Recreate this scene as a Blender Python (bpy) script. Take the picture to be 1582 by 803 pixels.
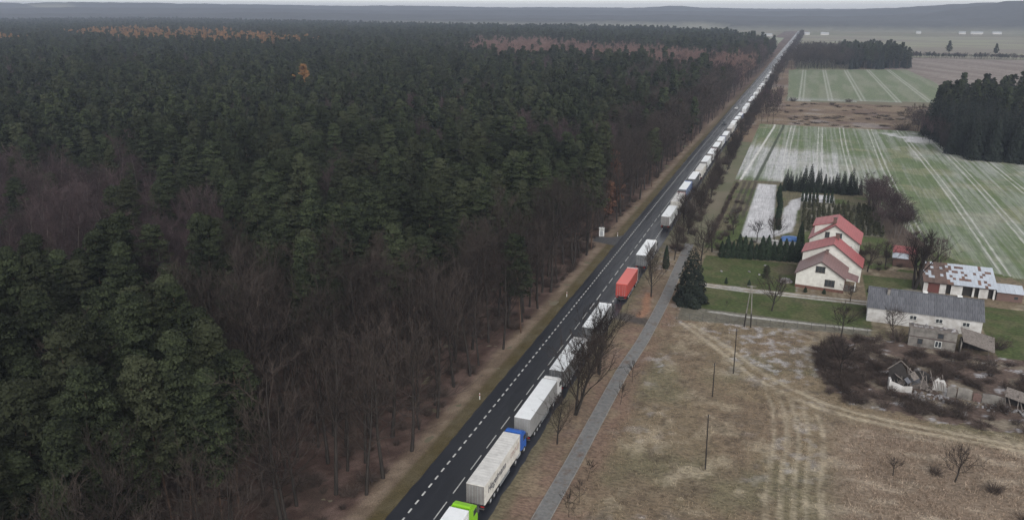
import bpy, math, random
import numpy as np
from math import radians, sin, cos, pi
from mathutils import Vector, Matrix

for _o in list(bpy.data.objects): bpy.data.objects.remove(_o)
SC = bpy.context.scene
COL = SC.collection

# ------------------------------------------------------------------ camera
CAMX, CAMH = 38.03, 61.5
PITCH, YAW, ROLL = radians(17.69), radians(-19.92), radians(0.2)
cd = bpy.data.cameras.new('camera'); cam = bpy.data.objects.new('camera', cd); COL.objects.link(cam)
cd.sensor_width = 36.0; cd.lens = 36.0 * 1212.0 / 1582.0
cd.clip_start = 1.0; cd.clip_end = 60000.0
_f = Vector((sin(YAW)*cos(PITCH), cos(YAW)*cos(PITCH), -sin(PITCH)))
_r = Vector((cos(YAW), -sin(YAW), 0)); _u = _r.cross(_f)
_r2 = _r*cos(ROLL) + _u*sin(ROLL); _u2 = -_r*sin(ROLL) + _u*cos(ROLL)
cam.matrix_world = Matrix(((_r2.x, _u2.x, -_f.x, CAMX), (_r2.y, _u2.y, -_f.y, 0), (_r2.z, _u2.z, -_f.z, CAMH), (0, 0, 0, 1)))
SC.camera = cam

# ------------------------------------------------------------------ sky, sun, exposure
SUN_EL, SUN_ROT = radians(32), radians(150)
wd = bpy.data.worlds.new('World'); SC.world = wd; wd.use_nodes = True
wn = wd.node_tree; wn.nodes.clear()
sky = wn.nodes.new('ShaderNodeTexSky'); sky.sky_type = 'NISHITA'; sky.sun_disc = False
sky.sun_elevation = SUN_EL; sky.sun_rotation = SUN_ROT; sky.air_density = 1.0; sky.dust_density = 1.15; sky.ozone_density = 1.0
hs = wn.nodes.new('ShaderNodeHueSaturation'); hs.inputs['Saturation'].default_value = 0.06
bg = wn.nodes.new('ShaderNodeBackground'); bg.inputs['Strength'].default_value = 0.15
wo = wn.nodes.new('ShaderNodeOutputWorld')
wn.links.new(sky.outputs[0], hs.inputs['Color']); wn.links.new(hs.outputs[0], bg.inputs['Color']); wn.links.new(bg.outputs[0], wo.inputs['Surface'])
sl = bpy.data.lights.new('sun', 'SUN'); sl.energy = 1.0; sl.angle = radians(40); sl.color = (1.0, 0.97, 0.93)
sun = bpy.data.objects.new('sun', sl); COL.objects.link(sun)
_sd = Vector((sin(SUN_ROT)*cos(SUN_EL), cos(SUN_ROT)*cos(SUN_EL), sin(SUN_EL)))
sun.rotation_euler = (-_sd).to_track_quat('-Z', 'Y').to_euler(); sun.location = _sd*300
SC.view_settings.view_transform = 'Standard'; SC.view_settings.look = 'None'
SC.view_settings.exposure = 0.7; SC.view_settings.gamma = 1.0; SC.view_settings.use_curve_mapping = False
SC.render.engine = 'CYCLES'
SC.cycles.use_denoising = True; SC.cycles.denoising_prefilter = 'NONE'
SC.cycles.max_bounces = 5; SC.cycles.diffuse_bounces = 3; SC.cycles.glossy_bounces = 2
SC.cycles.transparent_max_bounces = 4; SC.cycles.volume_bounces = 1; SC.cycles.transmission_bounces = 1
SC.cycles.caustics_reflective = False; SC.cycles.caustics_refractive = False

# ------------------------------------------------------------------ helpers
RNG = np.random.default_rng(7)
def lattice(ix, iy, seed):
    h = (ix.astype(np.int64)*374761393 + iy.astype(np.int64)*668265263 + seed*974634777) & 0x7fffffff
    h = ((h ^ (h >> 13))*1274126177) & 0x7fffffff
    return ((h ^ (h >> 16)) & 0xffff)/65535.0
def vnoise(x, y, s, seed=0):
    x = np.asarray(x, float)/s; y = np.asarray(y, float)/s
    ix = np.floor(x); iy = np.floor(y); fx = x-ix; fy = y-iy
    fx = fx*fx*(3-2*fx); fy = fy*fy*(3-2*fy)
    a = lattice(ix, iy, seed); b = lattice(ix+1, iy, seed); c = lattice(ix, iy+1, seed); d = lattice(ix+1, iy+1, seed)
    return (a*(1-fx)+b*fx)*(1-fy) + (c*(1-fx)+d*fx)*fy
def fbm(x, y, s, seed=0, o=4):
    v = 0; a = 0.5; t = 0
    for k in range(o):
        v = v + a*vnoise(x, y, s/2**k, seed+k*17); t += a; a *= 0.55
    return v/t
def sst(a, b, x):
    t = np.clip((x-a)/(b-a), 0, 1); return t*t*(3-2*t)
def in_poly(X, Y, poly):
    X = np.asarray(X, float); Y = np.asarray(Y, float); r = np.zeros(X.shape, bool); n = len(poly)
    for i in range(n):
        x1, y1 = poly[i]; x2, y2 = poly[(i+1) % n]
        if y1 == y2: continue
        c = (y1 > Y) != (y2 > Y)
        r ^= c & (X < (x2-x1)*(Y-y1)/(y2-y1)+x1)
    return r
def dist_poly(X, Y, pts):
    d = np.full(np.shape(X), 1e9)
    for (x1, y1), (x2, y2) in zip(pts[:-1], pts[1:]):
        vx, vy = x2-x1, y2-y1; t = np.clip(((X-x1)*vx+(Y-y1)*vy)/(vx*vx+vy*vy), 0, 1)
        d = np.minimum(d, np.hypot(X-x1-t*vx, Y-y1-t*vy))
    return d
def roadx(y):
    return 0.005*np.maximum(0.0, np.asarray(y, float)-350.0)

def np_mesh(name, verts, faces, mats, midx=None, smooth=False):
    me = bpy.data.meshes.new(name)
    verts = np.asarray(verts, np.float32)
    if isinstance(faces, np.ndarray):
        nf, k = faces.shape
        me.vertices.add(len(verts)); me.vertices.foreach_set('co', verts.ravel())
        me.loops.add(nf*k); me.loops.foreach_set('vertex_index', faces.astype(np.int32).ravel())
        me.polygons.add(nf); me.polygons.foreach_set('loop_start', np.arange(0, nf*k, k, dtype=np.int32))
        if midx is not None: me.polygons.foreach_set('material_index', np.asarray(midx, np.int32))
        me.update(calc_edges=True)
    else:
        me.from_pydata([tuple(v) for v in verts], [], faces)
        if midx is not None: me.polygons.foreach_set('material_index', np.asarray(midx, np.int32))
        me.update()
    for m in (mats if isinstance(mats, (list, tuple)) else [mats]): me.materials.append(m)
    if smooth: me.polygons.foreach_set('use_smooth', np.ones(len(me.polygons), bool))
    return me
def link(name, data, parent=None, loc=None, rot=None):
    o = bpy.data.objects.new(name, data); COL.objects.link(o)
    if parent is not None: o.parent = parent
    if loc is not None: o.location = loc
    if rot is not None: o.rotation_euler = rot
    return o
def tag(o, label=None, cat=None, group=None, kind=None):
    if label: o['label'] = label
    if cat: o['category'] = cat
    if group: o['group'] = group
    if kind: o['kind'] = kind
    return o
def thing(name, label, cat, loc, rz=0, group=None):
    return tag(link(name, None, None, loc, (0, 0, rz)), label, cat, group)

class MB:
    """collects simple solids; build() links them as one mesh object"""
    def __init__(s): s.v = []; s.f = []
    def poly(s, pts, faces):
        n = len(s.v); s.v += [tuple(p) for p in pts]; s.f += [tuple(i+n for i in f) for f in faces]; return s
    def box(s, x0, x1, y0, y1, z0, z1, ch=0.0):
        if ch <= 0:
            return s.poly([(x0,y0,z0),(x1,y0,z0),(x1,y1,z0),(x0,y1,z0),(x0,y0,z1),(x1,y0,z1),(x1,y1,z1),(x0,y1,z1)],
                          [(3,2,1,0),(4,5,6,7),(0,1,5,4),(1,2,6,5),(2,3,7,6),(3,0,4,7)])
        c = ch; P = []
        for z, i in ((z0, c), (z0+c, 0), (z1-c, 0), (z1, c)):
            a = c if i == 0 else c*1.4
            P += [(x0+a,y0+i,z),(x1-a,y0+i,z),(x1-i,y0+a,z),(x1-i,y1-a,z),(x1-a,y1-i,z),(x0+a,y1-i,z),(x0+i,y1-a,z),(x0+i,y0+a,z)]
        F = [tuple(range(7,-1,-1)), tuple(range(24,32))]
        for k in range(3):
            for j in range(8): F.append((k*8+j, k*8+(j+1)%8, k*8+8+(j+1)%8, k*8+8+j))
        return s.poly(P, F)
    def prism_x(s, prof, x0, x1):
        """profile in (y,z), extruded along x"""
        n = len(prof); P = [(x0, y, z) for y, z in prof]+[(x1, y, z) for y, z in prof]
        return s.poly(P, [tuple(range(n-1,-1,-1)), tuple(range(n, 2*n))]+[(i, (i+1)%n, n+(i+1)%n, n+i) for i in range(n)])
    def prism_y(s, prof, y0, y1):
        n = len(prof); P = [(x, y0, z) for x, z in prof]+[(x, y1, z) for x, z in prof]
        return s.poly(P, [tuple(range(n)), tuple(range(2*n-1, n-1, -1))]+[(i, n+i, n+(i+1)%n, (i+1)%n) for i in range(n)])
    def prism_z(s, prof, z0, z1):
        n = len(prof); P = [(x, y, z0) for x, y in prof]+[(x, y, z1) for x, y in prof]
        return s.poly(P, [tuple(range(n-1,-1,-1)), tuple(range(n, 2*n))]+[(i, (i+1)%n, n+(i+1)%n, n+i) for i in range(n)])
    def tube(s, a, b, r0, r1=None, n=6):
        r1 = r0 if r1 is None else r1
        a = Vector(a); b = Vector(b); d = (b-a).normalized()
        u = d.orthogonal().normalized(); w = d.cross(u)
        P = [a+(u*cos(2*pi*i/n)+w*sin(2*pi*i/n))*r0 for i in range(n)]+[b+(u*cos(2*pi*i/n)+w*sin(2*pi*i/n))*r1 for i in range(n)]
        return s.poly(P, [tuple(range(n-1,-1,-1)), tuple(range(n, 2*n))]+[(i, (i+1)%n, n+(i+1)%n, n+i) for i in range(n)])
    def mesh(s, name, m): return np_mesh(name, np.array(s.v), s.f, m)
    def build(s, name, m, parent=None, loc=None, rot=None): return link(name, s.mesh(name, m), parent, loc, rot)

# ------------------------------------------------------------------ materials
def mat(name, rough=0.8, spec=0.3):
    m = bpy.data.materials.new(name); m.use_nodes = True
    nt = m.node_tree; b = nt.nodes['Principled BSDF']
    b.inputs['Roughness'].default_value = rough; b.inputs['Specular IOR Level'].default_value = spec
    return m, nt, b
def nd(nt, t, **kw):
    n = nt.nodes.new(t)
    for k, v in kw.items():
        if k in n.inputs: n.inputs[k].default_value = v
        else: setattr(n, k, v)
    return n
def mixc(nt, fac, a, b, blend='MIX'):
    n = nt.nodes.new('ShaderNodeMix'); n.data_type = 'RGBA'; n.blend_type = blend
    for s, v in ((0, fac), (6, a), (7, b)):
        if hasattr(v, 'is_output') or isinstance(v, bpy.types.NodeSocket): nt.links.new(v, n.inputs[s])
        elif s == 0: n.inputs[0].default_value = v
        else: n.inputs[s].default_value = (*v, 1) if len(v) == 3 else v
    return n.outputs[2]
def noise(nt, scale, detail=4, rough=0.6, coord='Object', vec=None, mapscale=None):
    n = nd(nt, 'ShaderNodeTexNoise', Scale=scale, Detail=detail, Roughness=rough)
    if vec is None:
        tc = nt.nodes.new('ShaderNodeTexCoord'); vec = tc.outputs[coord]
    if mapscale:
        mp = nt.nodes.new('ShaderNodeMapping'); mp.inputs['Scale'].default_value = mapscale
        nt.links.new(vec, mp.inputs['Vector']); vec = mp.outputs[0]
    nt.links.new(vec, n.inputs['Vector']); return n.outputs['Fac']
def ramp(nt, sock, a, b):
    n = nd(nt, 'ShaderNodeMapRange'); n.inputs['From Min'].default_value = a; n.inputs['From Max'].default_value = b
    nt.links.new(sock, n.inputs['Value']); return n.outputs[0]
def bump(nt, b, sock, strength=0.3, dist=0.1):
    n = nd(nt, 'ShaderNodeBump', Strength=strength, Distance=dist)
    nt.links.new(sock, n.inputs['Height']); nt.links.new(n.outputs[0], b.inputs['Normal'])
def two(name, c1, c2, scale=2.0, rough=0.8, spec=0.3, lo=0.35, hi=0.65, mapscale=None, bmp=0.0, detail=4, objrand=0.0):
    m, nt, b = mat(name, rough, spec)
    f = noise(nt, scale, detail, mapscale=mapscale)
    c = mixc(nt, ramp(nt, f, lo, hi), c1, c2)
    if objrand:
        oi = nt.nodes.new('ShaderNodeObjectInfo')
        c = mixc(nt, ramp(nt, oi.outputs['Random'], 0, 1), c, c) if False else c
        mr = nd(nt, 'ShaderNodeMapRange'); mr.inputs['To Min'].default_value = 1-objrand; mr.inputs['To Max'].default_value = 1+objrand
        nt.links.new(oi.outputs['Random'], mr.inputs['Value'])
        h = nt.nodes.new('ShaderNodeHueSaturation'); nt.links.new(mr.outputs[0], h.inputs['Value']); nt.links.new(c, h.inputs['Color']); c = h.outputs[0]
    nt.links.new(c, b.inputs['Base Color'])
    if bmp: bump(nt, b, f, bmp, 0.05)
    return m
def foliage(name, dark, light, third=None, objvar=0.35, rough=0.9):
    """leaf colour varies clump by clump (mesh island) and tree by tree (object)"""
    m, nt, b = mat(name, rough, 0.15)
    g = nt.nodes.new('ShaderNodeNewGeometry'); oi = nt.nodes.new('ShaderNodeObjectInfo')
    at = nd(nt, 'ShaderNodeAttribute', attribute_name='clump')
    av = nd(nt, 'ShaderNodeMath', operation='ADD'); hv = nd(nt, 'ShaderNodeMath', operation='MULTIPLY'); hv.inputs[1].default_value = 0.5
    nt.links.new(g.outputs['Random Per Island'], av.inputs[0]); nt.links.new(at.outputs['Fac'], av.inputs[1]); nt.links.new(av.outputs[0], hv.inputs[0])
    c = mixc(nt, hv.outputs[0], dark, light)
    if third is not None:
        c = mixc(nt, ramp(nt, oi.outputs['Random'], 0.55, 1.0), c, third)
    mr = nd(nt, 'ShaderNodeMapRange'); mr.inputs['To Min'].default_value = 1-objvar; mr.inputs['To Max'].default_value = 1+objvar
    w = nd(nt, 'ShaderNodeMath', operation='FRACT'); mm = nd(nt, 'ShaderNodeMath', operation='MULTIPLY'); mm.inputs[1].default_value = 7.31
    nt.links.new(oi.outputs['Random'], mm.inputs[0]); nt.links.new(mm.outputs[0], w.inputs[0]); nt.links.new(w.outputs[0], mr.inputs['Value'])
    h = nt.nodes.new('ShaderNodeHueSaturation'); nt.links.new(mr.outputs[0], h.inputs['Value']); nt.links.new(c, h.inputs['Color'])
    nt.links.new(h.outputs[0], b.inputs['Base Color'])
    return m
M = {}
M['pine'] = foliage('pine needles', (0.005, 0.0075, 0.005), (0.041, 0.051, 0.024), (0.033, 0.037, 0.020), 0.4)
M['spruce'] = foliage('spruce needles', (0.007, 0.010, 0.009), (0.020, 0.026, 0.019), None, 0.2)
M['thuja'] = foliage('thuja sprays', (0.010, 0.017, 0.011), (0.024, 0.036, 0.020), None, 0.2)
M['nursery'] = foliage('nursery conifer sprays', (0.026, 0.030, 0.018), (0.065, 0.062, 0.036), None, 0.3)
M['larch'] = foliage('autumn larch needles', (0.165, 0.088, 0.038), (0.30, 0.165, 0.07), None, 0.15)
M['oakleaf'] = foliage('dry brown oak leaves', (0.075, 0.038, 0.026), (0.14, 0.070, 0.045), None, 0.15)
M['twig'] = foliage('bare twigs', (0.020, 0.0155, 0.0135), (0.064, 0.050, 0.043), None, 0.42)
M['twig_red'] = foliage('reddish bare twigs', (0.032, 0.022, 0.023), (0.080, 0.056, 0.057), None, 0.42)
M['twig_pink'] = foliage('pinkish brown twigs', (0.115, 0.070, 0.060), (0.19, 0.12, 0.104), None, 0.2)
M['bush_twig'] = foliage('dark bush twigs', (0.040, 0.030, 0.026), (0.098, 0.075, 0.064), None, 0.25)
M['bark'] = two('dark bark', (0.016, 0.013, 0.011), (0.034, 0.028, 0.024), 3, mapscale=(1, 1, 0.2), bmp=0.4)
M['barkpine'] = two('pine bark', (0.06, 0.035, 0.026), (0.105, 0.065, 0.045), 2, mapscale=(1, 1, 0.3), bmp=0.4)
M['barkpale'] = two('pale bark', (0.07, 0.058, 0.052), (0.12, 0.10, 0.09), 2, mapscale=(1, 1, 0.3), bmp=0.4)

# ------------------------------------------------------------------ the setting: ground sheets
def grid(x0, x1, y0, y1, dx, dy):
    xs = np.arange(x0, x1+dx*0.5, dx); ys = np.arange(y0, y1+dy*0.5, dy)
    X, Y = np.meshgrid(xs, ys); nx, ny = len(xs), len(ys)
    i = np.arange(nx*ny).reshape(ny, nx)
    F = np.stack([i[:-1, :-1], i[:-1, 1:], i[1:, 1:], i[1:, :-1]], -1).reshape(-1, 4)
    return X.ravel(), Y.ravel(), F
def sheet_mat(name, fine=9.0, bmp=0.5, var=0.45, rough=0.95, mapscale=None):
    """colour attribute 'tint' (what grows or lies there) times fine grain"""
    m, nt, b = mat(name, rough, 0.1)
    at = nd(nt, 'ShaderNodeAttribute', attribute_name='tint')
    f1 = noise(nt, fine, 5, 0.7, mapscale=mapscale); f2 = noise(nt, fine*0.13, 3, 0.6)
    mr = nd(nt, 'ShaderNodeMapRange'); mr.inputs['From Min'].default_value = 0.25; mr.inputs['From Max'].default_value = 0.75
    mr.inputs['To Min'].default_value = 1-var; mr.inputs['To Max'].default_value = 1+var; nt.links.new(f1, mr.inputs['Value'])
    mr2 = nd(nt, 'ShaderNodeMapRange'); mr2.inputs['From Min'].default_value = 0.3; mr2.inputs['From Max'].default_value = 0.7
    mr2.inputs['To Min'].default_value = 0.86; mr2.inputs['To Max'].default_value = 1.14; nt.links.new(f2, mr2.inputs['Value'])
    pr = nd(nt, 'ShaderNodeMath', operation='MULTIPLY'); nt.links.new(mr.outputs[0], pr.inputs[0]); nt.links.new(mr2.outputs[0], pr.inputs[1])
    h = nt.nodes.new('ShaderNodeHueSaturation'); nt.links.new(at.outputs['Color'], h.inputs['Color']); nt.links.new(pr.outputs[0], h.inputs['Value'])
    nt.links.new(h.outputs[0], b.inputs['Base Color']); bump(nt, b, f1, bmp, 0.15)
    return m
def sheet(name, X, Y, Z, F, tint, m, parent=None, label=None):
    me = np_mesh(name, np.stack([X, Y, Z], -1), F, m)
    a = me.color_attributes.new('tint', 'FLOAT_COLOR', 'POINT')
    a.data.foreach_set('color', np.concatenate([np.clip(tint, 0.005, 0.9), np.ones((len(X), 1))], 1).astype(np.float32).ravel())
    o = link(name, me, parent); tag(o, label=label, kind='structure'); return o
def lerp(c, d, k): return c*(1-k[:, None]) + np.asarray(d)*k[:, None]

DRY = np.array([0.168, 0.132, 0.090]); STRAW = np.array([0.315, 0.27, 0.20]); OLIVE = np.array([0.132, 0.118, 0.076]); RUST = np.array([0.150, 0.110, 0.082])
LITTER = np.array([0.122, 0.088, 0.064]); LAWN = np.array([0.062, 0.080, 0.030]); FROST = np.array([0.46, 0.455, 0.475]); EARTH = np.array([0.085, 0.062, 0.052]); GRAVEL = np.array([0.25, 0.235, 0.215])
PATHC = [(12.6, 40), (12.7, 81), (13.0, 95), (13.2, 126), (14.0, 141), (14.2, 156), (14.2, 167), (13.7, 190), (13.3, 212)]
def path_x(y): return np.interp(y, [p[1] for p in PATHC], [p[0] for p in PATHC])
TRACKS = [([(20, 153), (27, 144), (34, 134), (39.4, 128.6), (46, 124.5), (52, 122.6), (60, 121.6), (75, 120.6), (130, 116)], 0.55),
          ([(21.5, 153.5), (29, 145), (36, 135.5), (41, 130.5), (47, 126.2), (53, 124.4), (61, 123.4), (75, 122.2), (130, 118)], 0.55),
          ([(39.5, 128), (41.3, 120), (41.5, 108), (41.2, 92), (41, 60)], 0.35), ([(41.5, 127.5), (42.9, 119), (43.2, 108), (42.8, 92), (42.6, 60)], 0.35),
          ([(43.5, 126), (44.6, 118), (44.8, 108), (44.3, 92), (44, 60)], 0.35), ([(45.5, 125), (46.6, 118), (46.6, 108), (46.3, 92), (46.2, 60)], 0.4),
          ([(37, 131), (39.2, 122), (39.8, 108), (39.4, 92), (39.2, 60)], 0.3)]
DRIVES = [([(20.8, 179.6), (30, 179.2), (41, 179.6), (57, 180.2)], 0.32), ([(20.8, 178.0), (30, 177.6), (41, 177.9), (57, 178.4)], 0.32),
          ([(24.5, 161.9), (33, 161.6), (45, 162.0), (56, 162.8)], 0.32)]
RUINPOLY = [(45.5, 150), (47, 131), (52, 127.5), (60, 126), (75, 126), (140, 122), (140, 150), (80, 157), (57, 159), (51, 156)]
def ground_tint(X, Y):
    n1 = fbm(X, Y, 14, 1); n2 = fbm(X, Y, 3.0, 5); n3 = fbm(X, Y, 40, 9); n4 = fbm(X, Y, 1.1, 31, 3)
    c = np.repeat(DRY[None], len(X), 0)
    c = lerp(c, OLIVE, sst(0.45, 0.62, n1)*0.75)
    c = lerp(c, RUST, sst(0.50, 0.68, fbm(X, Y, 10, 41))*0.5)
    c = lerp(c, STRAW, sst(0.5, 0.72, n2)*0.55*(0.5+n3))
    c = lerp(c, np.array([0.085, 0.066, 0.048]), sst(0.55, 0.75, n4)*0.6)
    c = lerp(c, FROST*0.8, sst(0.52, 0.72, fbm(X, Y, 1.3, 77, 3))*0.55*sst(0.38, 0.6, fbm(X, Y, 18, 83))*sst(50, 40, X))
    # tawny tussocks lower right
    tw = sst(46, 52, X+3*n1)*sst(124, 117, Y)
    c = lerp(c, lerp(np.repeat(np.array([[0.19, 0.145, 0.112]]), len(X), 0), np.array([0.29, 0.24, 0.19]), sst(0.45, 0.7, fbm(X*0.6, Y*1.5, 3, 15))), tw*0.8)
    # pale wheel tracks
    for pts, w in TRACKS:
        d = dist_poly(X+(1.3*(fbm(Y, 0*Y+w*40, 14, 88, 2)-0.5) if w < 0.5 else 0), Y, pts)+0.6*(n2-0.5)
        c = lerp(c, STRAW*1.08, sst(w*1.6, w*0.4, d)*(0.7 if w > 0.5 else 0.5)*sst(0.2, 0.5, n2))
    # overgrown ruins: dark stems and rubble
    ru = in_poly(X+4*(n1-0.5), Y+4*(n2-0.5), RUINPOLY).astype(float)
    cr = lerp(np.repeat(EARTH[None]*1.25, len(X), 0), np.array([0.19, 0.16, 0.125]), sst(0.5, 0.68, n2)); cr = lerp(cr, FROST*0.85, sst(0.62, 0.75, fbm(X, Y, 1.7, 61))*0.7)
    c = c*(1-ru[:, None]) + cr*ru[:, None]
    # lawns
    lw = ((X > 18.5) & (X < 56.5) & (Y > 163) & (Y < 177.5)) | ((X > 19) & (X < 41.5) & (Y > 180.5) & (Y < 203)) | ((X > 56.5) & (X < 69) & (Y > 178) & (Y < 200)) | ((X > 77.5) & (X < 130) & (Y > 157) & (Y < 186))
    lw = lw.astype(float)
    cl = lerp(np.repeat(LAWN[None], len(X), 0), np.array([0.085, 0.088, 0.042]), sst(0.42, 0.65, n2)); cl = lerp(cl, EARTH*1.3, sst(0.58, 0.75, n1)*0.6)
    c = c*(1-lw[:, None]) + cl*lw[:, None]
    gr = ((X > 18.5) & (X < 56) & (Y > 154.8+0.13*(X-18.5)*1.0) & (Y <= 163.2)).astype(float)
    c = lerp(c, np.array([0.125, 0.118, 0.095])+0.08*(n2[:, None]-0.5), gr*0.9)
    yard = ((X > 53) & (X < 92) & (Y > 186) & (Y < 193)).astype(float)*sst(0.35, 0.55, n1)
    c = lerp(c, np.array([0.17, 0.15, 0.13]), yard*0.8)
    for pts, w in DRIVES:
        d = dist_poly(X, Y, pts)+0.35*(n2-0.5)
        c = lerp(c, np.array([0.36, 0.35, 0.33]), sst(w*2.0, w*0.7, d))
    # leaf litter either side of the footpath
    lt = sst(19.0, 15.5, X+3.0*(n1-0.5)) * sst(214, 150, Y)
    cl = lerp(np.repeat(LITTER[None]*1.2, len(X), 0), np.array([0.165, 0.112, 0.086]), sst(0.45, 0.62, fbm(X, Y, 6, 21))); cl = lerp(cl, DRY*1.1, sst(0.5, 0.7, n2)*0.6)
    c = lerp(c, cl, lt*0.9)
    gv = sst(9.0, 7.0, X+1.4*(n2-0.5))
    c = lerp(c, OLIVE*1.0, gv*0.8)
    # garden earth and hedgerow strip beside the road further on
    br = sst(17.5, 15.0, X-0.03*np.maximum(0, Y-240))*sst(205, 225, Y)
    c = lerp(c, RUST*0.95+0.06*(n2[:, None]-0.5), br*0.8)
    for (px, py, r) in ((24, 152.2, 3.0), (18.2, 154.0, 2.0)): pass
    mud = sst(3.0, 1.2, np.abs(Y-152.3+0.2*(X-8)))*sst(15.5, 12, X)
    c = lerp(c, np.array([0.055, 0.05, 0.05]), mud*0.85)
    mud2 = sst(2.2, 0.8, np.abs(Y-207))*sst(17, 11, X)
    c = lerp(c, np.array([0.13, 0.12, 0.105]), mud2*0.7)
    dirt = sst(1.3, 0.4, dist_poly(X, Y, [(10.3, 168), (10.6, 163), (11.6, 158), (11.0, 154)]))
    c = lerp(c, np.array([0.26, 0.14, 0.09]), dirt*0.8)
    return c

# far ground: one sheet to the horizon
m, nt, b = mat('distant farmland', 0.95, 0.1)
f = noise(nt, 0.004, 4); f2 = noise(nt, 0.03, 4)
c = mixc(nt, ramp(nt, f, 0.42, 0.58), (0.13, 0.115, 0.08), (0.10, 0.115, 0.065)); c = mixc(nt, ramp(nt, f2, 0.4, 0.7), c, (0.17, 0.145, 0.11))
nt.links.new(c, b.inputs['Base Color']); M['farland'] = m
o = MB().poly([(-6200, -1500, 0), (3600, -1500, 0), (3600, 5900, 0), (-6200, 5900, 0)], [(0, 1, 2, 3)]).build('ground', M['farland']); tag(o, kind='structure')

M['meadow'] = sheet_mat('dry meadow', 1.7, 0.9, 0.62, mapscale=(0.75, 1.35, 1))
X, Y, F = grid(5.6, 131, 45, 210, 0.42, 0.42)
Z = 0.03 + 0.10*(fbm(X, Y, 2.2, 3, 3)-0.5)*sst(6.2, 8, X) + 0.02
keep = np.abs(X-path_x(Y)) < 1.7
Z = np.where(keep & (Y < 213), 0.015, Z); Z = np.where(X < 6.4, 0.02, Z)
meadow = sheet('ground_meadow', X, Y, Z, F, ground_tint(X, Y), M['meadow'])

# fields: sown strips running along the road direction, frost in the drills
def field_tint(X, Y):
    n1 = fbm(X, Y, 60, 3); n2 = 0.6*fbm(X*5.0, Y*0.07, 4.5, 6, 3)+0.4*fbm(X*1.2, Y*0.3, 9, 16, 3); n3 = fbm(X, Y, 12, 8)
    G = np.array([0.104, 0.136, 0.068]); c = np.repeat(G[None], len(X), 0)
    c = lerp(c, np.array([0.19, 0.19, 0.12]), sst(0.45, 0.65, n3)*0.6)
    fr = sst(0.36, 0.68, n2)*0.34
    band = sst(312, 325, Y+0.2*X)*sst(402, 380, Y+0.2*X); near = sst(300, 250, Y+0.3*X)
    amt = np.clip(0.62+0.6*band*sst(85, 50, X)+0.35*sst(60, 95, X)*sst(300, 340, Y) - 0.0*near, 0, 1)
    c = lerp(c, FROST*0.95, np.clip(fr*1.3*amt+0.40*band*sst(75, 45, X)*(0.5+n3), 0, 0.8))
    c = lerp(c, np.array([0.30, 0.27, 0.21]), 0.7*sst(0.5, 0.62, n1)*sst(70, 100, X)*sst(300, 330, Y))
    c = lerp(c, FROST*1.1, 0.85*sst(14, 4, np.hypot((X-90)*0.7, (Y-443)*0.5))*sst(0.35, 0.55, n3))
    return c
X, Y, F = grid(17.5, 135, 206, 470, 0.31, 1.2)
xe = np.interp(Y, [213, 300, 460, 470], [93, 18.8, 25.0, 25.5])
c = field_tint(X, Y)
for x0 in (24.5+11.0, 49.0, 60.5, 74, 90, 102, 108.5+8, 130):
    for off in (-0.95, 0.95):
        w = x0+off+0.8*np.sin(Y/55.0+x0)
        c = lerp(c, np.array([0.46, 0.455, 0.44]), 0.66*sst(0.40, 0.12, np.abs(X-w)+0.35*(fbm(X, Y, 4, 71)-0.5)))
c = lerp(c, np.array([0.55, 0.54, 0.52]), 0.8*sst(0.7, 0.3, np.abs(X-np.interp(Y, [300, 460], [19.4, 25.6]))))
c = lerp(c, np.array([0.045, 0.055, 0.035]), 0.9*sst(0.9, 0.4, np.abs(X-np.interp(Y, [300, 458], [24.9, 30.2]))))
c = lerp(c, np.array([0.10, 0.075, 0.055]), 0.85*sst(2.2, 1.0, np.abs(Y-304.5-0.1*(X-19)))*(X < 38))
# garden plots beside the nursery (before the field begins)
gp = (Y < np.interp(X, [18, 38, 62, 69, 76, 84, 93, 150], [303, 305, 301, 262, 228, 215, 209.5, 205]))
cg = lerp(np.repeat(OLIVE[None]*0.95, len(X), 0), LAWN*1.1, sst(0.45, 0.6, fbm(X, Y, 9, 90)))
for xx in (20.8, 22.6, 24.6): cg = lerp(cg, np.array([0.05, 0.042, 0.035]), 0.8*sst(0.75, 0.35, np.abs(X-xx-0.012*(Y-240)+0.5*(fbm(X, Y, 5, 55)-0.5)))*sst(243, 250, Y))
bed = sst(0, 1.0, np.minimum(np.minimum(X-25.6-0.004*(Y-240), np.interp(Y, [228, 300], [35.0, 33.3])-X), np.minimum(Y-224-2*fbm(X, Y, 4, 2), 301.5-Y)))
frostc = FROST*1.05
cg = lerp(cg, frostc+0.10*(fbm(X*3, Y*0.3, 3, 12)[:, None]-0.5), bed*0.92)
p2 = dist_poly(X, Y, [(33, 229), (37.5, 236), (38.3, 248), (38.7, 262), (40.3, 276), (43.5, 282)])
cg = lerp(cg, frostc*0.95, sst(2.6, 1.6, p2+1.2*(fbm(X, Y, 5, 18)-0.5))*0.9)
cg = lerp(cg, frostc*1.15, 0.95*sst(0, 0.6, np.minimum(np.minimum(X-41.5, 52.5-X), np.minimum(Y-277, 290-Y))))
cg = lerp(cg, frostc*0.8, 0.7*sst(2.5, 1.0, np.hypot((X-56), (Y-246)*0.35)))
cg = lerp(cg, frostc*0.8, 0.6*sst(5.0, 2.0, np.hypot((X-36)*0.5, (Y-222)*1.2)))
nur = ((X > 41.5) & (X < 66) & (Y > 236) & (Y < 277)).astype(float)
cg = lerp(cg, np.array([0.085, 0.08, 0.055]), nur*0.8); cg = lerp(cg, np.array([0.24, 0.225, 0.19]), nur*sst(0.56, 0.66, fbm(X, Y, 3, 44))*0.7)
bw = sst(64, 66, X)*(Y > 230); cg = lerp(cg, EARTH*1.1, bw*0.9)
c = np.where(gp[:, None], cg, c)
M['field'] = sheet_mat('winter crop field', 2.4, 0.35, 0.42, mapscale=(1.3, 0.05, 1))
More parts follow.
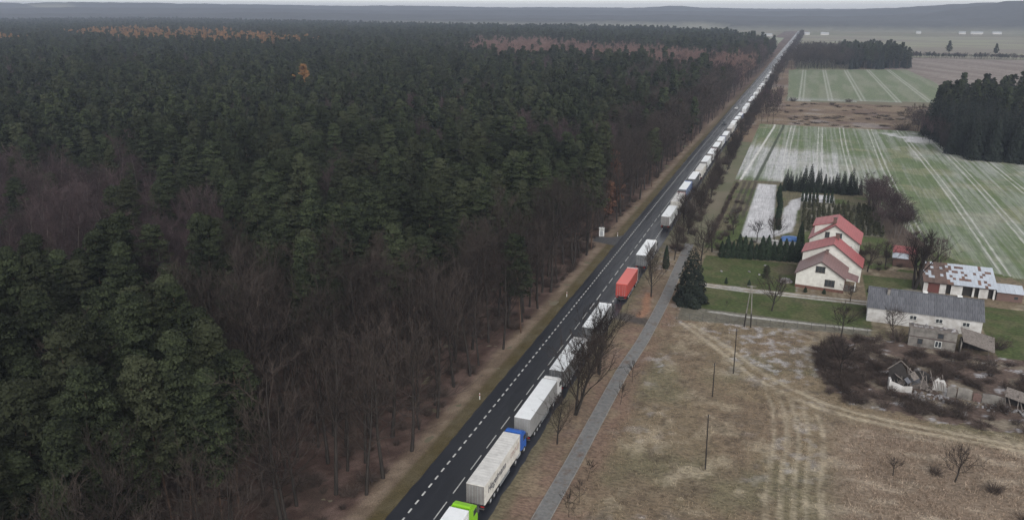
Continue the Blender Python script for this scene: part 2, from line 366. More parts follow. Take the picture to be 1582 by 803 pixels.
k = X[F].max(1) > 0
Z = 0.045+0.05*(fbm(X, Y, 3, 4, 2)-0.5)
field = sheet('field_winter_crop', X, Y, Z, F, c, M['field'])

def simple_sheet(name, poly, z, tintf, step, m):
    P = np.array(poly); X, Y, F = grid(P[:, 0].min(), P[:, 0].max(), P[:, 1].min(), P[:, 1].max(), step[0], step[1])
    keep = in_poly(X[F].mean(1), Y[F].mean(1), poly); F = F[keep]
    used = np.unique(F); mp = np.full(len(X), -1); mp[used] = np.arange(len(used))
    X, Y = X[used], Y[used]
    return sheet(name, X, Y, np.full(len(X), z)+0.0*X, mp[F], tintf(X, Y), m)
def rough_tint(X, Y):
    n1 = fbm(X, Y*2, 30, 51); n2 = fbm(X, Y, 9, 52)
    c = lerp(np.repeat(np.array([[0.125, 0.088, 0.064]]), len(X), 0), np.array([0.185, 0.140, 0.098]), sst(0.4, 0.62, n1)); c = lerp(c, np.array([0.10, 0.065, 0.055]), sst(0.52, 0.68, n2)*0.7)
    return lerp(c, FROST*0.7, sst(0.62, 0.75, fbm(X, Y, 12, 57))*0.3)
simple_sheet('field_rough_grass', [(12, 455), (98, 470), (135, 470), (150, 600), (20, 600)], 0.03, rough_tint, (2, 3), M['field'])
def crop2(X, Y):
    n = fbm(X*2, Y*0.2, 12, 63); c = lerp(np.repeat(np.array([[0.125, 0.150, 0.092]]), len(X), 0), np.array([0.175, 0.185, 0.135]), sst(0.4, 0.65, n)*0.8)
    for x0 in (38, 58, 80, 103, 124):
        for off in (-1.3, 1.3): c = lerp(c, np.array([0.30, 0.31, 0.27]), 0.8*sst(1.0, 0.3, np.abs(X-x0-off)))
    return lerp(c, FROST*0.8, sst(640, 605, Y)*0.5)
simple_sheet('field_green_crop', [(29, 603), (140, 632), (150, 800), (143, 978), (22, 925)], 0.03, crop2, (0.75, 8), M['field'])
def plough(X, Y):
    n = fbm(X*1.5+Y*0.6, Y*0.15, 14, 66); return lerp(np.repeat(np.array([[0.150, 0.122, 0.108]]), len(X), 0), np.array([0.205, 0.175, 0.158]), sst(0.4, 0.62, n))
simple_sheet('field_ploughed', [(118, 660), (420, 700), (420, 1240), (170, 1226), (118, 985)], 0.018, plough, (5, 10), M['field'])
def pale(X, Y):
    n = fbm(X, Y*3, 120, 68); return lerp(np.repeat(np.array([[0.165, 0.145, 0.118]]), len(X), 0), np.array([0.20, 0.20, 0.135]), sst(0.42, 0.6, n))
simple_sheet('field_pale_stubble', [(20, 1290), (170, 1245), (700, 1290), (900, 2330), (30, 2250)], 0.03, pale, (25, 30), M['field'])
def greenfar(X, Y):
    n = fbm(X, Y*3, 90, 69); return lerp(np.repeat(np.array([[0.20, 0.22, 0.15]]), len(X), 0), np.array([0.26, 0.26, 0.19]), sst(0.42, 0.6, n))
simple_sheet('field_far_green', [(-20, 1380), (-15, 2020), (-330, 2330), (-330, 1960)], 0.03, greenfar, (15, 20), M['field'])

# forest floor and verges on the far side of the road
def floor_tint(X, Y):
    n1 = fbm(X, Y, 9, 101); n2 = fbm(X, Y, 2.2, 104)
    c = lerp(np.repeat(np.array([[0.070, 0.045, 0.038]]), len(X), 0), np.array([0.125, 0.085, 0.072]), sst(0.4, 0.62, n2)); c = lerp(c, np.array([0.06, 0.045, 0.036]), sst(0.5, 0.68, n1)*0.7)
    v = sst(-11.8, -9.6, X+1.6*(n1-0.5)-roadx(Y)); cv = lerp(np.repeat(np.array([[0.150, 0.112, 0.083]]), len(X), 0), np.array([0.215, 0.165, 0.125]), sst(0.4, 0.62, n2))
    c = lerp(c, cv, v)
    g = sst(-8.8, -7.6, X+1.0*(n2-0.5)-roadx(Y)); c = lerp(c, np.array([0.090, 0.074, 0.040])+0.05*(n2[:, None]-0.5), g*0.95)
    jn = sst(3.2, 1.5, np.abs(Y-208-0.25*(X+6)))*sst(-24, -12, X); c = lerp(c, np.array([0.17, 0.135, 0.115]), jn*0.8)
    return c
M['floor'] = sheet_mat('forest leaf litter', 6.0, 0.6, 0.5)
X, Y, F = grid(-45, -5.2, 40, 420, 0.6, 0.9)
Z = 0.03+0.12*(fbm(X, Y, 3, 111, 3)-0.5)*sst(-6.5, -8, X)
Z = np.where(X > -6.2, 0.02, Z)
sheet('ground_forest_floor', X+roadx(Y), Y, Z, F, floor_tint(X, Y), M['floor'])
X, Y, F = grid(-45, 26, 400, 3000, 3.55, 20)
sheet('ground_verge_far', X+roadx(Y), Y, np.full(len(X), 0.012), F, np.where((X > 0)[:, None], rough_tint(X, Y), floor_tint(X, Y)), M['floor'])
o = MB().poly([(-4000, 30, 0.008), (-40, 30, 0.008), (-40, 2100, 0.008), (-4000, 3600, 0.008)], [(0, 1, 2, 3)]).build('ground_under_forest', two('dark forest soil', (0.03, 0.022, 0.018), (0.05, 0.036, 0.03), 0.3)); tag(o, kind='structure')

# road
def strip(name, x0, x1, z, m, ys, parent=None):
    ys = np.asarray(ys, float); rx = roadx(ys); n = len(ys)
    V = np.concatenate([np.stack([x0+rx, ys, np.full(n, z)], -1), np.stack([x1+rx, ys, np.full(n, z)], -1)])
    i = np.arange(n-1); F = np.stack([i, n+i, n+i+1, i+1], -1)
    return link(name, np_mesh(name, V, F, m), parent)
m, nt, b = mat('damp asphalt', 0.5, 0.5)
f = noise(nt, 14, 4, 0.7); f2 = noise(nt, 0.9, 4, 0.6, mapscale=(1, 0.06, 1)); f3 = noise(nt, 0.25, 3, 0.6)
c = mixc(nt, ramp(nt, f, 0.3, 0.7), (0.010, 0.0115, 0.017), (0.016, 0.018, 0.025)); c = mixc(nt, ramp(nt, f2, 0.45, 0.7), c, (0.025, 0.027, 0.035)); c = mixc(nt, ramp(nt, f3, 0.5, 0.7), c, (0.013, 0.015, 0.021))
nt.links.new(c, b.inputs['Base Color'])
rr = nd(nt, 'ShaderNodeMapRange'); rr.inputs['From Min'].default_value = 0.35; rr.inputs['From Max'].default_value = 0.65; rr.inputs['To Min'].default_value = 0.30; rr.inputs['To Max'].default_value = 0.55
nt.links.new(f2, rr.inputs['Value']); nt.links.new(rr.outputs[0], b.inputs['Roughness']); bump(nt, b, f, 0.2, 0.02)
M['asphalt'] = m
YS = np.concatenate([np.arange(30, 400, 10), np.arange(400, 2860, 40)])
YS = np.concatenate([np.arange(30, 420, 0.8), np.arange(420, 2860, 40)])
road = tag(strip('road', -5.75, 6.3, 0.075, M['asphalt'], YS), kind='structure')
_co = np.zeros(len(road.data.vertices)*3, np.float32); road.data.vertices.foreach_get('co', _co); _co = _co.reshape(-1, 3); _n = len(YS)   # crumbling edges
_co[:_n, 0] += 0.5*(fbm(YS, 0*YS, 3.0, 701, 4)-0.5); _co[_n:, 0] += 0.7*(fbm(YS, 0*YS+9, 3.0, 702, 4)-0.5); road.data.vertices.foreach_set('co', _co.ravel()); road.data.update()
M['paint'] = two('worn white road paint', (0.62, 0.62, 0.60), (0.40, 0.40, 0.39), 3, 0.6)
def dashes(name, x, w, y0, y1, on, off, z=0.080):
    ys = np.arange(y0, y1, on+off); V = []; F = []
    for y in ys:
        rx = float(roadx(y)); n = len(V); V += [(x-w/2+rx, y, z), (x+w/2+rx, y, z), (x+w/2+rx, y+on, z), (x-w/2+rx, y+on, z)]; F.append((n, n+1, n+2, n+3))
    return link(name, np_mesh(name, np.array(V), np.array(F), M['paint']), road)
dashes('edge_line', -3.65, 0.24, 40.3, 700, 1, 1); dashes('edge_line', 3.65, 0.24, 40.3, 700, 1, 1)
dashes('centre_line', 0, 0.16, 39.9+0.3, 700, 4, 2)
strip('centre_line', -0.08, 0.08, 0.083, M['paint'], np.arange(245, 420, 10), road)
for x in (-3.65, 3.65, 0): strip('edge_line', x-0.09, x+0.09, 0.081, M['paint'], np.arange(702, 2700, 40), road)
M['asphalt2'] = two('old grey asphalt', (0.045, 0.045, 0.05), (0.075, 0.072, 0.072), 2)
o = MB().poly([(-12.5, 205.5, 0.10), (-5.7, 203.0, 0.072), (-5.7, 214, 0.072), (-8.2, 210.8, 0.10), (-12.5, 209.5, 0.10)], [(0, 1, 2, 3, 4)]).build('road_side_track', M['asphalt2']); tag(o, kind='structure')
# footpath of grey paving with pale kerbs
m, nt, b = mat('grey paving blocks', 0.85, 0.3); f = noise(nt, 1.6, 4); f2 = noise(nt, 0.5, 5, 0.7)
c = mixc(nt, ramp(nt, f, 0.35, 0.65), (0.120, 0.119, 0.120), (0.175, 0.172, 0.167)); c = mixc(nt, ramp(nt, f2, 0.52, 0.68), c, (0.115, 0.085, 0.07)); nt.links.new(c, b.inputs['Base Color']); bump(nt, b, f, 0.3, 0.02); M['paving'] = m
M['kerb'] = two('pale concrete kerb', (0.16, 0.155, 0.145), (0.25, 0.24, 0.225), 2)
PY = np.arange(40, 212.1, 2.0); PXX = path_x(PY)
def pstrip(name, a, bb, z0, z1, m, parent=None):
    V = []; F = []
    for x, y in zip(PXX, PY): V += [(x+a, y, z0), (x+a, y, z1), (x+bb, y, z1), (x+bb, y, z0)]
    for i in range(len(PY)-1):
        for j in range(3): F.append((i*4+j, i*4+4+j, i*4+5+j, i*4+j+1)[::-1])
    return link(name, np_mesh(name, np.array(V), F, m), parent)
fp = tag(pstrip('footpath', -1.05, 1.05, 0.0, 0.105, M['paving']), kind='structure')
pstrip('kerb', -1.17, -1.06, 0.0, 0.125, M['kerb'], fp); pstrip('kerb', 1.06, 1.17, 0.0, 0.125, M['kerb'], fp)

# far woods and hills: wooded ridges behind one another from 2.4 km to the skyline
az = np.radians(np.arange(-64, 30, 0.2)); rr_ = np.linspace(2380, 5650, 150)
A, Rr = np.meshgrid(az, rr_); A = A.ravel(); Rr = Rr.ravel(); deg = np.degrees(A)
X = CAMX+Rr*np.sin(A); Y = Rr*np.cos(A)
right = sst(-7, -3, deg)
wood = fbm(X*0.8, Y*1.4, 900, 201, 3)
wm = np.clip(sst(0.47, 0.50, wood+0.10*sst(2700, 3100, Rr)+0.10*sst(4200, 5000, Rr)+0.3*right), 0, 1)*sst(2400+300*right, 2520+330*right, Rr)
Z = wm*(15+7*fbm(X, Y, 45, 205, 2))
def ridge(d0, w, h, seed, k=0.5):
    hh = h*(1-k/2+k*fbm(deg*100, 0*deg+seed*50.0, 900, seed, 3)); dd = d0+300*(fbm(deg*100, 0*deg+7, 1400, seed+3, 2)-0.5)
    return hh*np.exp(-((Rr-dd)/w)**2)
def hill(d0, w, a0, aw, h): return h*np.exp(-((Rr-d0)/w)**2)*np.exp(-((deg-a0)/aw)**2)
base = np.maximum.reduce([ridge(3000, 240, 14, 211, 0.9), ridge(3550, 260, 26, 212, 0.8), ridge(4250, 280, 40, 213, 0.55), ridge(5250, 420, 54, 214, 0.3)])
top = hill(3700, 700, 15.5, 6.0, 92) + hill(4600, 600, 7, 5, 22)
top = top + hill(5300, 380, -8.9, 1.6, 13) + hill(5300, 380, -17, 5, 6) + hill(5300, 420, -45, 14, 20) + hill(5300, 420, -27, 5, 8)
Z = np.minimum(np.maximum(base, 0)+top*1.0, 88+0*Z)*sst(2600, 3300, Rr) + Z*0.9 - 0.6
Z = np.minimum(Z, 97)
na, nr = len(az), len(rr_); i = np.arange(na*nr).reshape(nr, na)
F = np.stack([i[:-1, :-1], i[:-1, 1:], i[1:, 1:], i[1:, :-1]], -1).reshape(-1, 4)
wc = lerp(np.repeat(np.array([[0.16, 0.155, 0.115]]), len(X), 0), np.array([0.042, 0.043, 0.042]), wm)
M['farwood'] = sheet_mat('distant woods and fields', 0.05, 0.2, 0.3)
sheet('hills', X, Y, Z, F, wc, M['farwood'])

# the hazy air
hb = MB().box(-6300, 3700, -1600, 6000, -1.2, 100).build('haze', None)
hb.data.materials.clear()
hm = bpy.data.materials.new('haze'); hm.use_nodes = True; hn = hm.node_tree; hn.nodes.clear()
pv = hn.nodes.new('ShaderNodeVolumePrincipled'); pv.inputs['Color'].default_value = (0.44, 0.50, 0.625, 1); pv.inputs['Density'].default_value = 0.000175
pv.inputs['Anisotropy'].default_value = 0.0
ho = hn.nodes.new('ShaderNodeOutputMaterial'); hn.links.new(pv.outputs[0], ho.inputs['Volume'])
hb.data.materials.append(hm); tag(hb, 'thin cold haze hanging over the whole landscape', kind='stuff')

# ------------------------------------------------------------------ tree forms
def norm(v): return v/np.maximum(np.linalg.norm(v, axis=-1, keepdims=True), 1e-9)
def soup(C, U, V, clump):
    """one small triangle per leaf tuft"""
    n = len(C); P = np.stack([C-U*0.5, C+U*0.5, C+V], 1).reshape(-1, 3)
    return P, np.arange(3*n).reshape(n, 3), np.repeat(clump, 3)
def face_tris(C, N, size, rng):
    n = len(C); N = norm(N); r = norm(rng.normal(size=(n, 3))); U = norm(np.cross(N, r)); V = np.cross(N, U)
    s = size[:, None]; return C-V*s*0.4, U*s, V*s*1.15
def polylines(rng, S, D, L, nseg, up=0.0, jit=0.12):
    pts = [S]; d = norm(D); p = S
    for k in range(nseg):
        d = norm(d+np.array([0, 0, up])+rng.normal(size=d.shape)*jit); p = p+d*(L/nseg)[:, None]; pts.append(p)
    return np.stack(pts, 1)
def tubes(PL, r0, r1, sides=3):
    n, k, _ = PL.shape; d = norm(PL[:, -1]-PL[:, 0]); ref = np.where(np.abs(d[:, 2:3]) < 0.9, [[0, 0, 1.0]], [[1.0, 0, 0]])
    u = norm(np.cross(d, ref)); w = np.cross(d, u); a = 2*pi*np.arange(sides)/sides
    ring = u[:, None, None]*np.cos(a)[None, None, :, None]+w[:, None, None]*np.sin(a)[None, None, :, None]
    t = np.linspace(0, 1, k)[None, :]; rad = r0[:, None]*(1-t)+r1[:, None]*t
    P = PL[:, :, None, :]+ring*rad[:, :, None, None]; P = P.reshape(-1, 3)
    b = (np.arange(n)*k*sides)[:, None, None]; j = np.arange(k-1)[None, :, None]*sides; s = np.arange(sides)[None, None, :]
    s2 = (s+1) % sides
    q = np.stack([b+j+s, b+j+s2, b+j+sides+s2, b+j+sides+s], -1).reshape(-1, 4)
    F = np.concatenate([q[:, [0, 1, 2]], q[:, [0, 2, 3]]]); return P, F
def along(PL, idx, t):
    k = PL.shape[1]-1; x = np.clip(t*k, 0, k-1e-6); i = x.astype(int); f = (x-i)[:, None]
    return PL[idx, i]*(1-f)+PL[idx, i+1]*f, norm(PL[idx, i+1]-PL[idx, i])
def merge(parts):
    V = []; F = []; C = []; n = 0
    for p in parts:
        v, f = p[0], p[1]; c = p[2] if len(p) > 2 else np.zeros(len(v))
        V.append(v); F.append(f+n); C.append(c); n += len(v)
    return np.concatenate(V), np.concatenate(F), np.concatenate(C)
def soup_mesh(name, part, mats, midx=None):
    me = np_mesh(name, part[0], part[1], mats, midx)
    a = me.attributes.new('clump', 'FLOAT', 'POINT'); a.data.foreach_set('value', part[2].astype(np.float32)); return me

def trunk_part(rng, h, r, wob=0.02, sides=6, top=0.03, nseg=6):
    PL = polylines(rng, np.zeros((1, 3)), np.array([[rng.normal()*0.03, rng.normal()*0.03, 1.0]]), np.array([h]), nseg, 0.03, wob)
    PL[:, 0, 2] = -0.3
    return PL, tubes(PL, np.array([r]), np.array([top]), sides)
def pine(seed, h=20, R=3.6, nc=84, nt=110, ts=0.25, base=0.42, tap=0.62, core=420):
    rng = np.random.default_rng(seed); PL, tr = trunk_part(rng, h*0.97, 0.17, 0.02)
    t = rng.random(nc)**0.85; t[:6] = np.linspace(0.9, 1.0, 6)
    prof = np.minimum(1, (t+0.22)/0.36)*(1-t*0.97)**tap
    a = rng.random(nc)*2*pi; rr = R*prof*(0.35+0.65*np.sqrt(rng.random(nc)))*0.82
    lob = 1+0.22*np.sin(a*2+rng.random()*6)+0.15*np.sin(a*3+rng.random()*6)
    axis, _ = along(PL, np.zeros(nc, int), base+(1-base)*t)
    C = np.stack([axis[:, 0]+np.cos(a)*rr*lob, axis[:, 1]+np.sin(a)*rr*lob, h*(base+(1-base)*t)-0.12*rr], -1)
    ca = R*(0.19+0.16*rng.random(nc))*(0.7+0.45*(1-t))
    k = np.repeat(np.arange(nc), nt); d = norm(rng.normal(size=(nc*nt, 3))); d[:, 2] = np.abs(d[:, 2])*1.0-0.25*rng.random(nc*nt); d = norm(d)
    pos = C[k]+d*ca[k][:, None]*np.array([1, 1, 0.55])*(0.55+0.5*rng.random((nc*nt, 1)))
    Ct, U, V = face_tris(pos, d+rng.normal(size=d.shape)*0.45+np.array([0, 0, 0.35]), ts*(0.6+0.8*rng.random(nc*nt)), rng)
    cl = rng.random(nc)[k]
    # added dark core of tufts: blocks light and colours in the crown's inner shade
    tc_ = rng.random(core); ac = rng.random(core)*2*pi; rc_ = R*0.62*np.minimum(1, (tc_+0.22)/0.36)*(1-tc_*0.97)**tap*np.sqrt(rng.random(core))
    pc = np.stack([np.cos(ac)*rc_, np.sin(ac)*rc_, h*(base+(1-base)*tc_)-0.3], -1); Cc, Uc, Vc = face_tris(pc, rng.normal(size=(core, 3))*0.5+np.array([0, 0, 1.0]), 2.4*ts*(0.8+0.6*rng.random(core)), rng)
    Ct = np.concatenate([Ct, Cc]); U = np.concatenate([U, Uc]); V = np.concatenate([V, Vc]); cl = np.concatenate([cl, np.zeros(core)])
    limbs_n = 14; ti = 0.4+0.55*rng.random(limbs_n); S, _ = along(PL, np.zeros(limbs_n, int), ti); ph = rng.random(limbs_n)*2*pi
    LB = polylines(rng, S, np.stack([np.cos(ph), np.sin(ph), 0.35+0*ph], -1), R*0.75*(1.15-ti), 2, 0.1)
    lb = tubes(LB, np.full(limbs_n, 0.06), np.full(limbs_n, 0.015))
    return tr, merge([soup(Ct, U, V, cl)]), lb
def bare(seed, h=18, tr=0.2, n1=15, n2=6, tw=26, spread=0.42, tb=0.3, twl=0.9, tww=0.032, stems=1, steep=0.9):
    rng = np.random.default_rng(seed); trunks = []; crown = []
    for s in range(stems):
        hh = h*(1 if s == 0 else 0.75+0.2*rng.random())
        lean = 0.03 if stems == 1 else 0.24
        PL = polylines(rng, np.array([[rng.normal()*0.15*(s > 0), rng.normal()*0.15*(s > 0), -0.3]]), np.array([[rng.normal()*lean, rng.normal()*lean, 1.0]]), np.array([hh*0.97]), 7, 0.05, 0.05)
        trunks.append(tubes(PL, np.array([tr*(1 if s == 0 else 0.75)]), np.array([0.025]), 6))
        m1 = n1 if stems == 1 else max(6, int(n1*0.6)); t = tb+(0.97-tb)*np.sort(rng.random(m1)); ph = np.arange(m1)*2.4+rng.random(m1)*0.8
        S, _ = along(PL, np.zeros(m1, int), t); st = steep*(0.7+0.6*rng.random(m1))
        L1 = polylines(rng, S, np.stack([np.cos(ph), np.sin(ph), st], -1), hh*(spread*(1-t)*1.25+0.10)*(0.75+0.5*rng.random(m1)), 4, 0.16, 0.16)
        crown.append(tubes(L1, tr*(0.42-0.25*t), np.full(m1, 0.018)))
        i2 = np.repeat(np.arange(m1), n2); t2 = 0.2+0.78*rng.random(len(i2)); S2, D2 = along(L1, i2, t2)
        len1 = np.linalg.norm(L1[:, -1]-L1[:, 0], axis=1)
        L2 = polylines(rng, S2, norm(D2+rng.normal(size=D2.shape)*0.55+np.array([0, 0, 0.25])), len1[i2]*(0.28+0.3*rng.random(len(i2)))+0.5, 3, 0.08, 0.2)
        crown.append(tubes(L2, np.full(len(i2), 0.030), np.full(len(i2), 0.010)))
        i3 = np.repeat(np.arange(len(i2)), tw); t3 = 0.1+0.9*rng.random(len(i3)); S3, D3 = along(L2, i3, t3)
        d3 = norm(D3+rng.normal(size=D3.shape)*0.6+np.array([0, 0, 0.2])); side = norm(np.cross(d3, rng.normal(size=d3.shape)))
        l3 = twl*(0.5+rng.random(len(i3))); crown.append(soup(S3, side*tww, d3*l3[:, None], rng.random(len(i3))))
    return merge(trunks)[:2], merge(crown), None
def conifer(seed, h=12, R=2.6, n=2600, ts=0.42, base=0.06, power=0.85, droop=0.25, fill=0.35, layers=18):
    rng = np.random.default_rng(seed); PL, tr = trunk_part(rng, h, 0.16, 0.008, 5)
    t = 1-np.sqrt(1-rng.random(n)*0.995); ly = np.round(t*layers+rng.normal(size=n)*0.3)/layers; t = np.clip(0.5*t+0.5*ly, 0, 0.995)
    a = rng.random(n)*2*pi; lob = 1+0.16*np.sin(a*5+t*20)+0.1*np.sin(a*3-t*31)
    rr = R*(1-t)**power*lob*(1-fill*rng.random(n)**2)+0.05; z = h*(base+(1-base)*t)-droop*rr*0.5
    C = np.stack([np.cos(a)*rr, np.sin(a)*rr, z], -1); N = np.stack([np.cos(a), np.sin(a), 0.75+0*a], -1)+rng.normal(size=(n, 3))*0.4
    Ct, U, V = face_tris(C, N, ts*(0.6+0.8*rng.random(n))*(0.55+0.45*(1-t)), rng)
    return tr, soup(Ct, U, V, lattice(np.floor(a*2), ly*40, seed)), None
def columnar(seed, h=4.0, R=0.75, n=900, ts=0.24):
    rng = np.random.default_rng(seed); PL, tr = trunk_part(rng, h*0.9, 0.06, 0.01, 4)
    t = rng.random(n); a = rng.random(n)*2*pi; rr = R*np.minimum(1, (t+0.25)/0.42)*(1-t**2.3*0.97)*(1+0.12*np.sin(a*4+t*9))*(1-0.25*rng.random(n)**2)
    C = np.stack([np.cos(a)*rr, np.sin(a)*rr, h*t], -1); N = np.stack([np.cos(a), np.sin(a), 0.3+0*a], -1)+rng.normal(size=(n, 3))*0.4
    Ct, U, V = face_tris(C, N, ts*(0.6+0.8*rng.random(n)), rng); return tr, soup(Ct, U, V, rng.random(n)), None
def bush(seed, h=2.2, R=1.6, ns=70, tw=12, w=0.03):
    rng = np.random.default_rng(seed); a = rng.random(ns)*2*pi; r = 0.35*R*np.sqrt(rng.random(ns))
    S = np.stack([np.cos(a)*r, np.sin(a)*r, np.full(ns, -0.05)], -1); D = np.stack([np.cos(a)*0.55*R/h, np.sin(a)*0.55*R/h, np.ones(ns)], -1)+rng.normal(size=(ns, 3))*0.28
    L = polylines(rng, S, D, h*(0.6+0.5*rng.random(ns)), 3, -0.05, 0.15); p1 = tubes(L, np.full(ns, w*0.7), np.full(ns, w*0.25))
    i = np.repeat(np.arange(ns), tw); t = 0.25+0.75*rng.random(len(i)); S3, D3 = along(L, i, t)
    d3 = norm(D3+rng.normal(size=D3.shape)*0.7); side = norm(np.cross(d3, rng.normal(size=d3.shape)))
    return None, merge([p1, soup(S3, side*w, d3*(0.25*h*(0.5+rng.random(len(i))))[:, None], rng.random(len(i)))]), None

class Form:
    def __init__(s, parts, crown_m, trunk_m, name):
        tr, cr, lb = parts; s.trunk = None
        js = [cr]; mi = [np.zeros(len(cr[1]), int)]
        if tr is not None:
            s.trunk = np_mesh(name+'_trunk', tr[0], tr[1], M[trunk_m]); js.append(tr); mi.append(np.ones(len(tr[1]), int))
        cj = [cr]+([lb] if lb is not None else []); cmi = np.concatenate([np.full(len(q[1]), k) for k, q in enumerate(cj)])
        s.crown = soup_mesh(name+'_crown', merge(cj), [M[crown_m], M[trunk_m]], cmi)
        if lb is not None: js.append(lb); mi.append(np.ones(len(lb[1]), int))
        s.joined = soup_mesh(name, merge(js), [M[crown_m], M[trunk_m]], np.concatenate(mi))
def plant(name, form, loc, rz, sc, label, cat, group=None, crown='crown'):
    e = link(name, None, None, loc, (0, 0, rz)); e.scale = sc if hasattr(sc, '__len__') else (sc, sc, sc)
    tag(e, label, cat, group)
    if form.trunk: link('trunk', form.trunk, e)
    link(crown, form.crown, e); return e

PINES = [Form(pine(i, 20+1.2*(i % 3), 3.9+0.35*(i % 4)), 'pine', 'barkpine', 'pine') for i in range(6)]
PINES_FAR = [Form(pine(20+i, 20+1.5*(i % 3), 3.8, 52, 34, 0.55, core=150), 'pine', 'barkpine', 'pine_far') for i in range(4)]
BARES = [Form(bare(40+i, 18+i % 3, 0.27, 14, 6, 16, twl=1.0, tww=0.034), 'twig', 'bark', 'bare') for i in range(5)]
BARES_RED = [Form(bare(50+i, 17, 0.15, 15, 6, 18, 0.34, 0.35), 'twig_red', 'barkpale', 'bare_red') for i in range(3)]
BARES_FAR = [Form(bare(60+i, 18, 0.18, 11, 4, 14, 0.42, 0.3, 1.5, 0.12), 'twig', 'bark', 'bare_far') for i in range(3)]
PINK_FAR = [Form(bare(66+i, 17, 0.18, 11, 4, 18, 0.42, 0.3, 1.5, 0.13), 'twig_pink', 'bark', 'pink_far') for i in range(2)]
RED_FAR = [Form(bare(70+i, 17, 0.15, 11, 4, 15, 0.38, 0.3, 1.5, 0.12), 'twig_red', 'bark', 'red_far') for i in range(2)]
LARCH = [Form(pine(75+i, 21, 2.9, 60, 30, 0.55, 0.25, 0.9), 'larch', 'bark', 'larch') for i in range(2)]
SPRUCE = [Form(conifer(80+i, 18, 3.0, 2200, 0.62, 0.05, 0.8), 'spruce', 'bark', 'spruce') for i in range(4)]
ROADSIDE = [Form(bare(90+i, 14, 0.27, 20, 8, 16, 0.50, 0.20, 0.8, 0.04, stems=1+(i % 3), steep=1.5), 'twig', 'bark', 'roadside') for i in range(6)]
OAK = Form(pine(99, 16, 4.6, 40, 40, 0.5, 0.25), 'oakleaf', 'bark', 'oak')
BUSH = [Form(bush(110+i), 'bush_twig', 'bark', 'bush') for i in range(4)]
FRUIT = [Form(bare(120+i, 5.5, 0.15, 12, 7, 14, 0.62, 0.25, 0.5, 0.03, steep=0.7), 'twig', 'bark', 'fruit') for i in range(3)]
REDTREE = Form(bare(130, 10, 0.2, 18, 7, 22, 0.55, 0.2, 0.7, 0.035, steep=0.9), 'twig_red', 'bark', 'redtree')
SAPLING = [Form(bare(140+i, 3.2, 0.035, 9, 3, 7, 0.40, 0.3, 0.35, 0.02), 'twig', 'bark', 'sapling') for i in range(3)]
THUJA = [Form(columnar(150+i), 'thuja', 'bark', 'thuja') for i in range(3)]
NURS = [Form(columnar(160+i, 2.6, 0.5, 160, 0.3), 'nursery', 'bark', 'nursery_conifer') for i in range(3)]

# ------------------------------------------------------------------ the forest
def frustum(X, Y, margin=8.0):
    a = np.degrees(np.arctan2(X-CAMX, Y)); return (a > -19.92-33.2-margin) & (a < -19.92+33.2+margin)
def scatter(x0, x1, y0, y1, sp, rng):
    cx, cy = (x0+x1)/2, (y0+y1)/2; L = math.hypot(x1-x0, y1-y0)/2+sp; g_ = np.arange(-L, L, sp); U, V = np.meshgrid(g_, g_); U = U.ravel(); V = V.ravel()
    U = U+rng.uniform(-0.5, 0.5, len(U))*sp; V = V+rng.uniform(-0.5, 0.5, len(V))*sp; ca, sa = cos(0.47), sin(0.47)
    X = cx+U*ca-V*sa; Y = cy+U*sa+V*ca; k = (X > x0) & (X < x1) & (Y > y0) & (Y < y1); return X[k], Y[k]
rng = np.random.default_rng(3)
NEARPINE = [(-140, 28), (-97, 96), (-94, 110), (-71, 99), (-54, 90), (-39, 82), (-26, 72), (-20, 63), (-29, 57), (-23, 47), (-18, 28)]
REDZONE = [(-290, 150), (-200, 185), (-172, 196), (-112, 162), (-80, 140), (-66, 112), (-92, 98), (-140, 88), (-220, 88)]
BAND = [(-8.5, 30), (-8.5, 2000), (-20, 2000), (-60, 1000), (-80, 760), (-72, 520), (-48, 400), (-22, 264), (-15, 201), (-21, 168), (-27, 143), (-28, 128), (-50, 145), (-68, 150), (-62, 131), (-73, 125), (-78, 112), (-71, 99), (-54, 90), (-39, 80), (-28, 70), (-24, 62), (-31, 40)]
PINKZ = [(-454, 1180), (-139, 960), (-12, 790), (-8, 650), (-92, 700), (-291, 775)]
LARCHZ = [(-1185, 1215), (-908, 1135), (-521, 866), (-560, 800), (-900, 870), (-1080, 1000)]
LARCHZ2 = [(-1000, 800), (-876, 745), (-880, 720), (-1000, 760)]
# the plantation's edge runs back from the road towards the far left
FORESTPOLY = [(-9.5, 28), (-9.5, 1250), (-140, 1660), (-311, 1870), (-474, 1910), (-1037, 1980), (-2400, 2500), (-2400, 900), (-400, 28)]
def kinds(X, Y, rng):
    n = (fbm(X, Y, 26, 301)-0.5)*26; n2 = (fbm(X, Y, 26, 305)-0.5)*26; u = rng.random(len(X)); k = np.zeros(len(X), int)   # 0 pine
    band = in_poly(X+n*0.35, Y+n2*0.5, BAND); k[band & ((u < 0.93) | (Y < 118))] = 1; k[band & (X < -25) & (Y > 98) & (u > 0.60)] = 0
    red = in_poly(X+n*0.25, Y+n2*0.25, REDZONE); k[red & (u < 0.90)] = 2
    np_ = in_poly(X+n*0.15, Y+n2*0.15, NEARPINE); k[np_] = np.where(u[np_] < 0.92, 0, 1)
    pk = in_poly(X+n*4, Y+n2*5, PINKZ); k[pk & (u < 0.9)] = 3
    lz = in_poly(X+n*2, Y+n2*3.5, LARCHZ) | in_poly(X, Y+n2, LARCHZ2); k[lz & (u < 0.62)] = 4
    oth = (k == 0) & ~np_ & (Y > 120) & (fbm(X, Y, 70, 311) > 0.60) & (u < 0.6); k[oth] = 2
    oth = (k == 0) & ~np_ & (u > 0.965); k[oth] = 1
    return k
X1, Y1 = scatter(-620, -9.5, 28, 560, 4.9, rng); a1 = in_poly(X1, Y1, FORESTPOLY) & frustum(X1, Y1) & (np.hypot(X1-CAMX, Y1) < 520)
